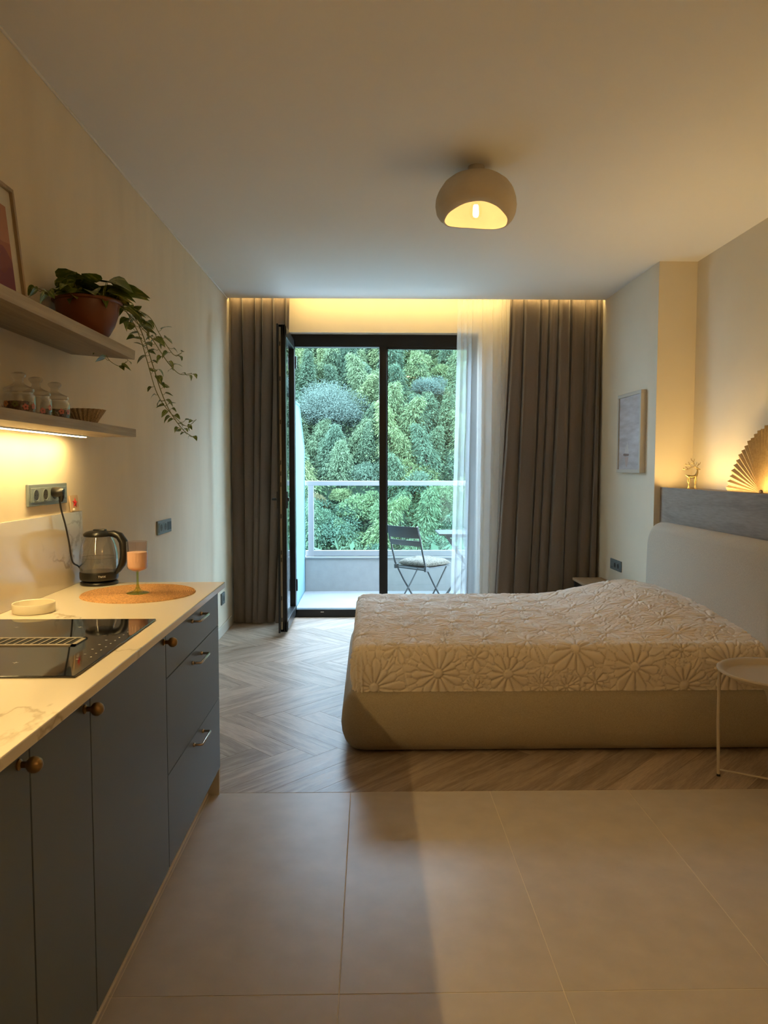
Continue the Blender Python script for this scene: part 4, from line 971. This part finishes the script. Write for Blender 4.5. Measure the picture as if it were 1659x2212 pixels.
def star_tile():
    t = thing('star_ornament', 'small wooden tile with a red starfish leaning above the backsplash', 'ornament', (XL+.008, 3.03, 1.2112))
    M = Matrix.Rotation(-.10, 4, 'Y')
    b = MB(); b.M = M; b.box(-.001, .005, -.040, .040, .001, .068, .001); part_local(t, 'tile', b, 'star_tile')
    s = MB(); s.M = M; pts = []
    for k in range(10): a = PI/2+k*PI/5+.15; rr = .024 if k % 2 == 0 else .0095; pts.append((-rr*math.cos(a)*1.15+.003, .036+rr*math.sin(a)))
    s.add([(.0052, y, z) for y, z in pts]+[(.011, .003, .036)], [(k, (k+1) % 10, 10) for k in range(10)]); part_local(t, 'starfish', s, 'star_red', 10)
    h = MB(); h.M = M; h.sphere((.008, -.022, .009), .006, 10, 6).sphere((.008, -.016, .005), .004, 8, 5); part_local(t, 'shell', h, 'shell_white')
star_tile()

# ---- shelves
def shelves():
    lo = thing('wall_shelf', 'lower oak wall shelf with a light strip under it', 'shelf', (-1.1, 1.8, 1.52))
    part('board', B(XL+.001, -.974, -.85, 3.055, 1.521, 1.554, .0012), 'shelf_oak', lo)
    part('profile', B(-1.163, -1.137, -.80, 2.965, 1.5165, 1.5215), 'alu_profile', lo)
    tag(part('led_strip', B(-1.158, -1.142, -.79, 2.955, 1.5150, 1.5168), 'led_shelf', lo), 'glowing warm light strip')
    up = thing('wall_shelf', 'upper oak wall shelf sagging under the potted plant', 'shelf', (XL+.001, 1.8, 1.861))
    up.rotation_euler = (0, math.radians(4.6), 0)
    link('board', B(0, .262, -1.25, 1.253, 0, .037, .0012).mesh('board', 'shelf_oak'), up)
shelves()
def jar(y, label, fill, seed):
    t = thing('glass_jar', label, 'jar', (-1.105, y, 1.5545), group='glass storage jars on the lower shelf')
    r = .0485
    o_ = [(.0, .0005), (.044, .0005), (r, .004), (r, .062), (.046, .068), (.0425, .071), (.0425, .076)]
    part_local(t, 'jar_body', MB().lathe(o_+[(.040, .076), (.040, .070), (.0455, .060), (.0455, .006), (0, .004)], 44, caps=False), 'clear_glass')
    ld = part_local(t, 'lid', MB().lathe([(.0, .077), (.044, .077), (.0455, .079), (.0455, .086), (.043, .089), (.028, .096), (.017, .102), (.0135, .110), (.0135, .117), (.019, .122), (.0225, .128), (.0215, .134), (.014, .138), (0, .139)], 40, caps=False), 'clear_glass')
    rs = random.Random(seed)
    sp = MB().lathe([(0, .0055), (.044, .0055), (.044, fill), (.03, fill+.004), (0, fill+.002)], 32, caps=False)
    part_local(t, 'spices', sp, 'spice')
    # printed flowers on the outside of the jar
    for k in range(6):
        a0 = -2.6+k*.62; z0 = .030+rs.uniform(-.006, .010); mb = MB()
        for p in range(5):
            an = p*2*PI/5+k; cx_, cz_ = .0062*math.cos(an), .0062*math.sin(an); pts = []
            for s in range(8):
                b_ = s*PI/4; x_, z_ = cx_+.0042*math.cos(b_), cz_+.0042*math.sin(b_); aa = a0+x_/r; pts.append(((r+.0004)*math.cos(aa), (r+.0004)*math.sin(aa), z0+z_))
            mb.add(pts, [tuple(range(8))])
        part_local(t, 'flower_print', mb, ('print_pink', 'print_orange', 'print_leaf')[k % 3] if k % 4 else 'print_pink')
    return t
jar(2.322, 'glass jar with floral print and knobbed lid, nearest of the three on the lower shelf', .044, 1)
jar(2.440, 'glass jar with floral print, middle of the three on the lower shelf', .016, 2)
jar(2.585, 'glass jar with dark spices, beside the fluted bowl on the lower shelf', .040, 3)
def bowl():
    c = (-1.085, 2.800, 1.5545); n = 24
    rip = lambda a, k: 1+(.065 if k in range(1, 8) else 0)*(1 if math.sin(n*a) > 0 else -1)*min(1, abs(math.sin(n*a))*2)
    prof = [(.034, 0), (.037, .002), (.046, .018), (.058, .038), (.068, .054), (.072, .060), (.069, .060), (.056, .040), (.040, .016), (0, .006)]
    solo('fluted_bowl', MB().lathe(prof, 240, c, ripple=rip, caps=False).add([(c[0], c[1], c[2])], []), 'speckled', 'speckled brown fluted bowl near the end of the lower shelf', 'bowl', c, angle=25)
bowl()
def mountain_picture():
    t = thing('framed_picture', 'oak framed print of pink mountains leaning on the upper shelf', 'picture', (-1.180, 2.39, 1.868))
    t.rotation_euler = (0, -.10, 0)
    y0, y1, h, w_ = -.175, .175, .475, .013
    f = part_local(t, 'frame', MB().box(-.009, .009, y0, y1, 0, w_, .001).box(-.009, .009, y0, y1, h-w_, h, .001).box(-.009, .009, y0, y0+w_, w_, h-w_).box(-.009, .009, y1-w_, y1, w_, h-w_), 'frame_oak')
    part_local(t, 'mat_board', B(-.006, -.002, y0+w_, y1-w_, w_, h-w_), 'mat_board')
    X = -.0015; a, b = y0+.055, y1-.055; z0, z1 = .055, h-.075
    def lay(name, top, m, k):
        pts = [(a+(b-a)*i/16, z0+(z1-z0)*top(i/16)) for i in range(17)]; v = [(X+k*.0002, a, z0), (X+k*.0002, b, z0)]+[(X+k*.0002, y, z) for y, z in reversed(pts)]
        o = link('print_layer', MB().add(v, [tuple(range(len(v)))]).mesh('print_layer', m), f)
    lay('s', lambda u: 1.0, 'art_a', 0); lay('s', lambda u: .86-.25*u+.05*math.sin(u*7), 'art_b', 1); lay('s', lambda u: .60+.06*math.sin(u*9+1)-.1*u, 'art_c', 2); lay('s', lambda u: .36+.05*math.sin(u*13+2), 'art_d', 3); lay('s', lambda u: .10+.05*math.sin(u*8), 'art_e', 4)
mountain_picture()

# ---- pothos
def pothos():
    c = Vector((-1.098, 2.885, 1.889))
    solo('plant_saucer', MB().lathe([(0, .0), (.070, 0), (.082, .006), (.080, .008), (.068, .004), (0, .004)], 40, c-Vector((0, 0, .004)), caps=False), 'saucer', 'thin glass saucer under the plant pot', 'saucer', c-Vector((0, 0, .004)))
    t = thing('potted_pothos', 'trailing variegated pothos in a round brown pot on the upper shelf', 'plant', c)
    pot = part_local(t, 'pot', MB().lathe([(0, .004), (.062, .004), (.080, .024), (.100, .060), (.113, .100), (.118, .140), (.128, .142), (.130, .147), (.128, .152), (.114, .152), (.110, .13), (0, .128)], 56, caps=False), 'terracotta')
    link('soil', MB().lathe([(0, .138), (.06, .137), (.112, .131)], 28, caps=False).mesh('soil', 'soil'), pot)
    # heart-shaped leaf meshes, unit length along x
    def leaf_mesh(curl, fold):
        rows = [(0, .0), (.0, .10), (-.02, .22), (.06, .38), (.25, .45), (.50, .38), (.75, .21), (.92, .07), (1.0, 0)]
        v, f = [], []
        mid = [.12, .12, .12, .14, .28, .50, .75, .92, 1.0]
        for (x, w_), mx_ in zip(rows, mid):
            z = -curl*mx_**2
            v += [(mx_, 0, z), (x, w_, z+fold*w_-.0), (x, -w_, z+fold*w_)]
        for i in range(len(rows)-1):
            a, b = 3*i, 3*(i+1); f += [(a, b, b+1, a+1), (a, a+2, b+2, b)]
        mb = MB().add(v, f); me = mb.mesh('leaf', 'pothos', 80); return me
    LM = [leaf_mesh(.25, .25), leaf_mesh(.45, .15), leaf_mesh(.1, .4), leaf_mesh(.6, .3)]
    rs = random.Random(11)
    def leaf(p, d, s, roll=0, up=(0, 0, 1)):
        d = Vector(d).normalized()
        if p[0]+d.x*s < XL+.05: d.x = abs(d.x)+.2; d.normalize()
        p = Vector(p); p.x = max(p.x, XL+.05); x = d; y = Vector(up).cross(x)
        if y.length < .05: y = Vector((0, 1, 0))
        y.normalize(); z = x.cross(y); M = Matrix((x, y, z)).transposed().to_4x4() @ Matrix.Rotation(roll, 4, 'X')
        o = link('leaf', rs.choice(LM), t); o.matrix_local = Matrix.Translation(Vector(p)-c) @ M @ Matrix.Diagonal((s, s*.9, s, 1)); return o
    # crown: leaves standing around the pot on short stalks
    for k in range(64):
        a = rs.uniform(0, 2*PI); rr = rs.uniform(.02, .11); b0 = Vector((rr*math.cos(a), rr*math.sin(a), .132)); out = Vector((math.cos(a), math.sin(a), 0))
        tip = b0+out*rs.uniform(.01, .05)+Vector((0, 0, rs.uniform(.03, .085)))
        if (c+tip).x < XL+.03: tip.x = XL+.03-c.x
        link('stem', MB().tube([b0, (b0+tip)/2+Vector((0, 0, .012)), tip], [.0018, .0015, .0012], 5).mesh('stem', 'vine'), t)
        d = (out+Vector((rs.uniform(-.5, .5), rs.uniform(-.5, .5), rs.uniform(-.25, .35))))
        if (c+tip).x+d.normalized().x*.08 < XL+.01: d.x = abs(d.x)
        leaf(c+tip, d, rs.uniform(.070, .118), rs.uniform(-.5, .5))
    # photo-side leaves that stand out
    for p, d, s in (((-1.00, 2.95, 2.075), (.5, .35, .05), .125), ((-.99, 2.98, 2.03), (.55, .45, -.1), .09), ((-1.03, 2.80, 2.09), (-.2, -.6, .25), .085), ((-1.10, 2.72, 2.06), (-.1, -.7, .05), .06), ((-1.02, 2.9, 2.085), (.6, .1, .1), .09)):
        leaf(p, d, s, rs.uniform(-.2, .2))
    # trailing vines: way-points (world)
    def W(px, py, X): y = X*1565/(px-798.8); return Vector((X, y, CAM_H-(py-1011)/1565*y))
    vines = [
        ([(278, 672, -1.00), (300, 690, -.985), (318, 730, -.97), (337, 790, -.95), (355, 850, -.92), (375, 895, -.89), (400, 930, -.865), (420, 945, -.85)], .0020, 30),
        ([(276, 670, -.99), (296, 700, -.985), (312, 735, -.975), (325, 780, -.96), (343, 845, -.94), (362, 880, -.92), (385, 905, -.90), (408, 922, -.88), (428, 908, -.87)], .0018, 22),
        ([(272, 668, -1.01), (306, 705, -.97), (335, 735, -.93), (355, 765, -.90), (372, 790, -.87), (395, 812, -.84), (420, 810, -.82)], .0018, 14),
        ([(280, 668, -.98), (330, 690, -.94), (352, 725, -.91), (368, 752, -.88), (384, 772, -.86), (398, 768, -.84)], .0016, 12),
        ([(282, 676, -1.00), (322, 700, -.96), (345, 730, -.93), (353, 745, -.91)], .0016, 8),
        ([(232, 742, -1.07), (243, 778, -1.06), (258, 792, -1.05), (270, 795, -1.045), (282, 786, -1.04)], .0013, 5),
        ([(140, 648, -1.06), (118, 642, -1.07), (105, 636, -1.08), (92, 632, -1.09)], .0014, 5)]
    for pts, rad, nl in vines:
        P = [W(*q) for q in pts]; sm = []
        for i in range(len(P)-1):
            p0, p1, p2, p3 = [P[max(0, min(len(P)-1, i+k))] for k in (-1, 0, 1, 2)]
            for s in range(6):
                q = s/6; sm.append(.5*((2*p1)+(p2-p0)*q+(2*p0-5*p1+4*p2-p3)*q*q+(3*p1-p0-3*p2+p3)*q**3))
        sm.append(P[-1]); part('stem', MB().tube(sm, rad, 5), 'vine', t)
        for k in range(nl):
            q = (k+.6)/nl*(len(sm)-1.001); i = int(q); p = sm[i].lerp(sm[i+1], q-i); tn = (sm[i+1]-sm[i]).normalized()
            side = Vector((rs.choice([-1, 1])*rs.uniform(.4, 1), rs.uniform(-.6, .6), rs.uniform(-.2, .5))); st = p+side*.022
            big = 1-.55*q/len(sm)
            part('stem', MB().tube([p, p+side*.012+Vector((0, 0, -.004)), st], .0009, 4), 'vine', t)
            leaf(st, side+Vector((.15, -.3, rs.uniform(-.9, .1))), rs.uniform(.040, .066)*big, rs.uniform(-.7, .7))
pothos()

# ================================================================== CEILING LAMP
def lamp():
    c = Vector((.520, 3.625, CEIL))
    t = thing('ceiling_lamp', 'plaster dome ceiling lamp with a wavy rim and glowing bulb', 'lamp', c)
    part_local(t, 'canopy', MB().lathe([(0, 0), (.040, 0), (.041, -.002), (.041, -.028), (.037, -.030), (0, -.030)], 36, caps=False), 'lamp_cap')
    def rimz(a): return -.262-.016*math.cos(2*a)-.013*math.sin(a)-.008*math.cos(a)      # higher at front and back
    def shell(u, v, inset):
        a = 2*PI*u
        prof = [(.0, -.030), (.04, -.0305), (.08, -.038), (.12, -.055), (.155, -.083), (.180, -.118), (.194, -.155), (.198, -.185), (.193, -.212), (.180, -.233), (.162, -.247)]
        k = v*(len(prof)-1); i = min(int(k), len(prof)-2); f = k-i; r = prof[i][0]*(1-f)+prof[i+1][0]*f; z = prof[i][1]*(1-f)+prof[i+1][1]*f
        z = z+(rimz(a)+.262)*max(0, (v-.45)/.55)**1.6
        r = max(0, r-inset); z = z-inset*(1-v) if inset else z
        wob = .0012*math.sin(a*5+v*9)+.0009*math.sin(a*11-v*13)
        return ((r+wob)*math.cos(a), (r+wob)*math.sin(a), z)
    nu, nv = 73, 34; ou = [shell(i/(nu-1), j/(nv-1), 0) for j in range(nv) for i in range(nu)]; inn = [shell(i/(nu-1), j/(nv-1), .010) for j in range(nv) for i in range(nu)]
    f1 = [(j*nu+i, j*nu+i+1, (j+1)*nu+i+1, (j+1)*nu+i) for j in range(nv-1) for i in range(nu-1)]; o_ = nu*nv
    f2 = [(a+o_, d+o_, c_+o_, b+o_) for a, b, c_, d in f1]; f3 = [((nv-1)*nu+i, (nv-1)*nu+i+1, (nv-1)*nu+i+1+o_, (nv-1)*nu+i+o_) for i in range(nu-1)]
    part_local(t, 'shade', MB().add(ou+inn, f1+f2+f3), 'lamp_shell', 60)
    part_local(t, 'socket', MB().lathe([(0, -.055), (.018, -.055), (.018, -.125), (.014, -.130), (0, -.130)], 20, caps=False), 'lamp_cap')
    bz = -.215
    b = part_local(t, 'bulb', MB().lathe([(.012, -.128), (.014, -.150), (.022, -.175), (.030, -.200), (.031, -.220), (.026, -.238), (.014, -.249), (0, -.252)], 28, caps=False), 'bulb_glass')
    link('filament', MB().lathe([(0, -.180), (.010, -.183), (.013, -.192), (.013, -.230), (.010, -.238), (0, -.241)], 16, caps=False).mesh('filament', 'bulb'), b)
    ld = bpy.data.lights.new('lamp_light', 'POINT'); ld.energy = P_BULB; ld.color = BULB; ld.shadow_soft_size = .022
    lo = bpy.data.objects.new('lamp_light', ld); COL.objects.link(lo); lo.parent = t; lo.location = (0, 0, -.212)
lamp()

# ================================================================== BALCONY FURNITURE
def folding_chair():
    # local frame: x = width, y = facing direction, z up; origin on the floor under the seat
    o = Vector((.545, 7.47, ZB)); t = thing('folding_chair', 'grey metal folding chair on the balcony', 'chair', o, -PI/4)
    hw = .205
    for s in (-1, 1):
        x = s*hw
        part_local(t, 'side_frame', MB().tube([(x, -.315, .865), (x, -.285, .78), (x, -.235, .60), (x, -.195, .47), (x, -.165, .425), (x, -.06, .27), (x, .14, -.0+.006)], .0095, 10), 'chair_metal')
        xi = s*(hw-.025)
        part_local(t, 'leg', MB().tube([(xi, .175, .425), (xi, .02, .23), (xi, -.18, .006)], .0085, 10), 'chair_metal')
        part_local(t, 'bracket', MB().box(x-.012, x+.012, -.20, -.15, .405, .45, .004), 'chair_metal')
    def slat(z0, z1, y0, y1):
        return MB().grid(lambda u, v: (-hw-.004+u*(2*hw+.008), y0+(y1-y0)*v-.030*(1-(2*u-1)**2)-.008, z0+(z1-z0)*v), 15, 2).grid(lambda u, v: (-hw-.004+u*(2*hw+.008), y0+(y1-y0)*v-.030*(1-(2*u-1)**2)+.004, z0+(z1-z0)*v), 15, 2)
    def slab(z0, z1, y0, y1):
        v, f, n = [], [], 15
        for k in range(n):
            u = k/(n-1); x = -hw-.006+u*(2*hw+.012); b = -.022*(1-(2*u-1)**2)
            v += [(x, y0+b-.012, z0), (x, y1+b-.012, z1), (x, y1+b-.002, z1), (x, y0+b-.002, z0)]
        for k in range(n-1):
            for q in range(4): f.append((4*k+q, 4*k+(q+1) % 4, 4*k+4+(q+1) % 4, 4*k+4+q))
        f += [(0, 1, 2, 3), (4*n-1, 4*n-2, 4*n-3, 4*n-4)]; return MB().add(v, f)
    part_local(t, 'backrest_slat', slab(.745, .862, -.272, -.313), 'chair_metal', 30); part_local(t, 'backrest_slat', slab(.665, .720, -.247, -.265), 'chair_metal', 30)
    part_local(t, 'seat', B(-hw+.012, hw-.012, -.175, .205, .428, .440, .003), 'chair_metal')
    part_local(t, 'crossbar', MB().tube([(-hw, -.165, .415), (hw, -.165, .415)], .007, 8).tube([(-hw+.02, -.15, .05), (hw-.02, -.15, .05)], .006, 8).tube([(-hw, .11, .05), (hw, .11, .05)], .006, 8), 'chair_metal')
    # tufted cushion resting on the seat
    n = 40
    def cu(sgn):
        vs_ = []
        for j in range(n):
            for i in range(n):
                u, v = i/(n-1)*2-1, j/(n-1)*2-1; e = max(0, (1-abs(u)**3.5))*max(0, (1-abs(v)**3.5)); th = .060*e**.45
                if sgn > 0:
                    for a, b in ((-.38, -.38), (.38, -.38), (-.38, .38), (.38, .38), (0, 0)): th -= .026*math.exp(-((u-a)**2+(v-b)**2)/.012)
                    th += .008*math.sin(u*6)*math.sin(v*6)*e
                k = 1-.05*(u*u*v*v); x, y = u*.205*k, v*.205*k
                vs_.append((x, y, th*(1 if sgn > 0 else .35)*sgn))
        return vs_
    up, dn = cu(1), cu(-1); f = [(j*n+i, j*n+i+1, (j+1)*n+i+1, (j+1)*n+i) for j in range(n-1) for i in range(n-1)]
    mb = MB().add(up, f).add(dn, [tuple(reversed(q)) for q in f]); mb.v = [(p[0], p[1], p[2]+.018) for p in mb.v]
    cs = mb.build('seat_cushion', 'chair_cushion', None, 80); cs.location = o+Matrix.Rotation(-PI/4, 4, 'Z') @ Vector((0, .03, .441)); cs.rotation_euler = (0, 0, -PI/4)
    tag(cs, 'speckled beige tufted cushion on the balcony chair', 'cushion')
folding_chair()
def balcony_table():
    o = Vector((1.10, 7.95, ZB)); t = thing('balcony_table', 'grey folding table on the balcony behind the sheer curtain', 'table', o)
    part_local(t, 'tabletop', B(-.36, .30, -.26, .26, .725, .742, .003), 'chair_metal')
    part_local(t, 'apron', B(-.28, .26, -.22, .22, .70, .725), 'chair_metal')
    for y in (-.2, .2):
        part_local(t, 'leg', MB().bar((-.26, y, .71), (.22, y, .004), .022, .022), 'chair_metal'); part_local(t, 'leg', MB().bar((.24, y*.9, .71), (-.24, y*.9, .004), .022, .022), 'chair_metal')
balcony_table()

# ================================================================== ADDED FILL LAMP BEHIND THE CAMERA
def add_fill_sconce():  # unseen uplighter, added to brighten the near ceiling, left wall and floor
    c = Vector((XR-.085, -.75, 2.12))
    t = thing('fill_sconce', 'added plaster bowl uplighter on the right wall, out of view, brightening the near room', 'lamp', c)
    part_local(t, 'bowl', MB().lathe([(0, -.075), (.03, -.073), (.058, -.055), (.076, -.02), (.080, .02), (.077, .02), (.072, -.018), (.054, -.050), (0, -.068)], 36, caps=False), 'lamp_shell')
    part_local(t, 'wall_plate', MB().box(.02, .0845, -.02, .02, -.06, -.02, .003), 'lamp_cap')
    part_local(t, 'bulb', MB().sphere((0, 0, -.012), .026, 16, 10), 'bulb')
    ld = bpy.data.lights.new('fill_sconce_light', 'POINT'); ld.energy = P_FILL_SCONCE; ld.color = BULB; ld.shadow_soft_size = .03
    lo = bpy.data.objects.new('fill_sconce_light', ld); COL.objects.link(lo); lo.parent = t; lo.location = (0, 0, .025)
add_fill_sconce()
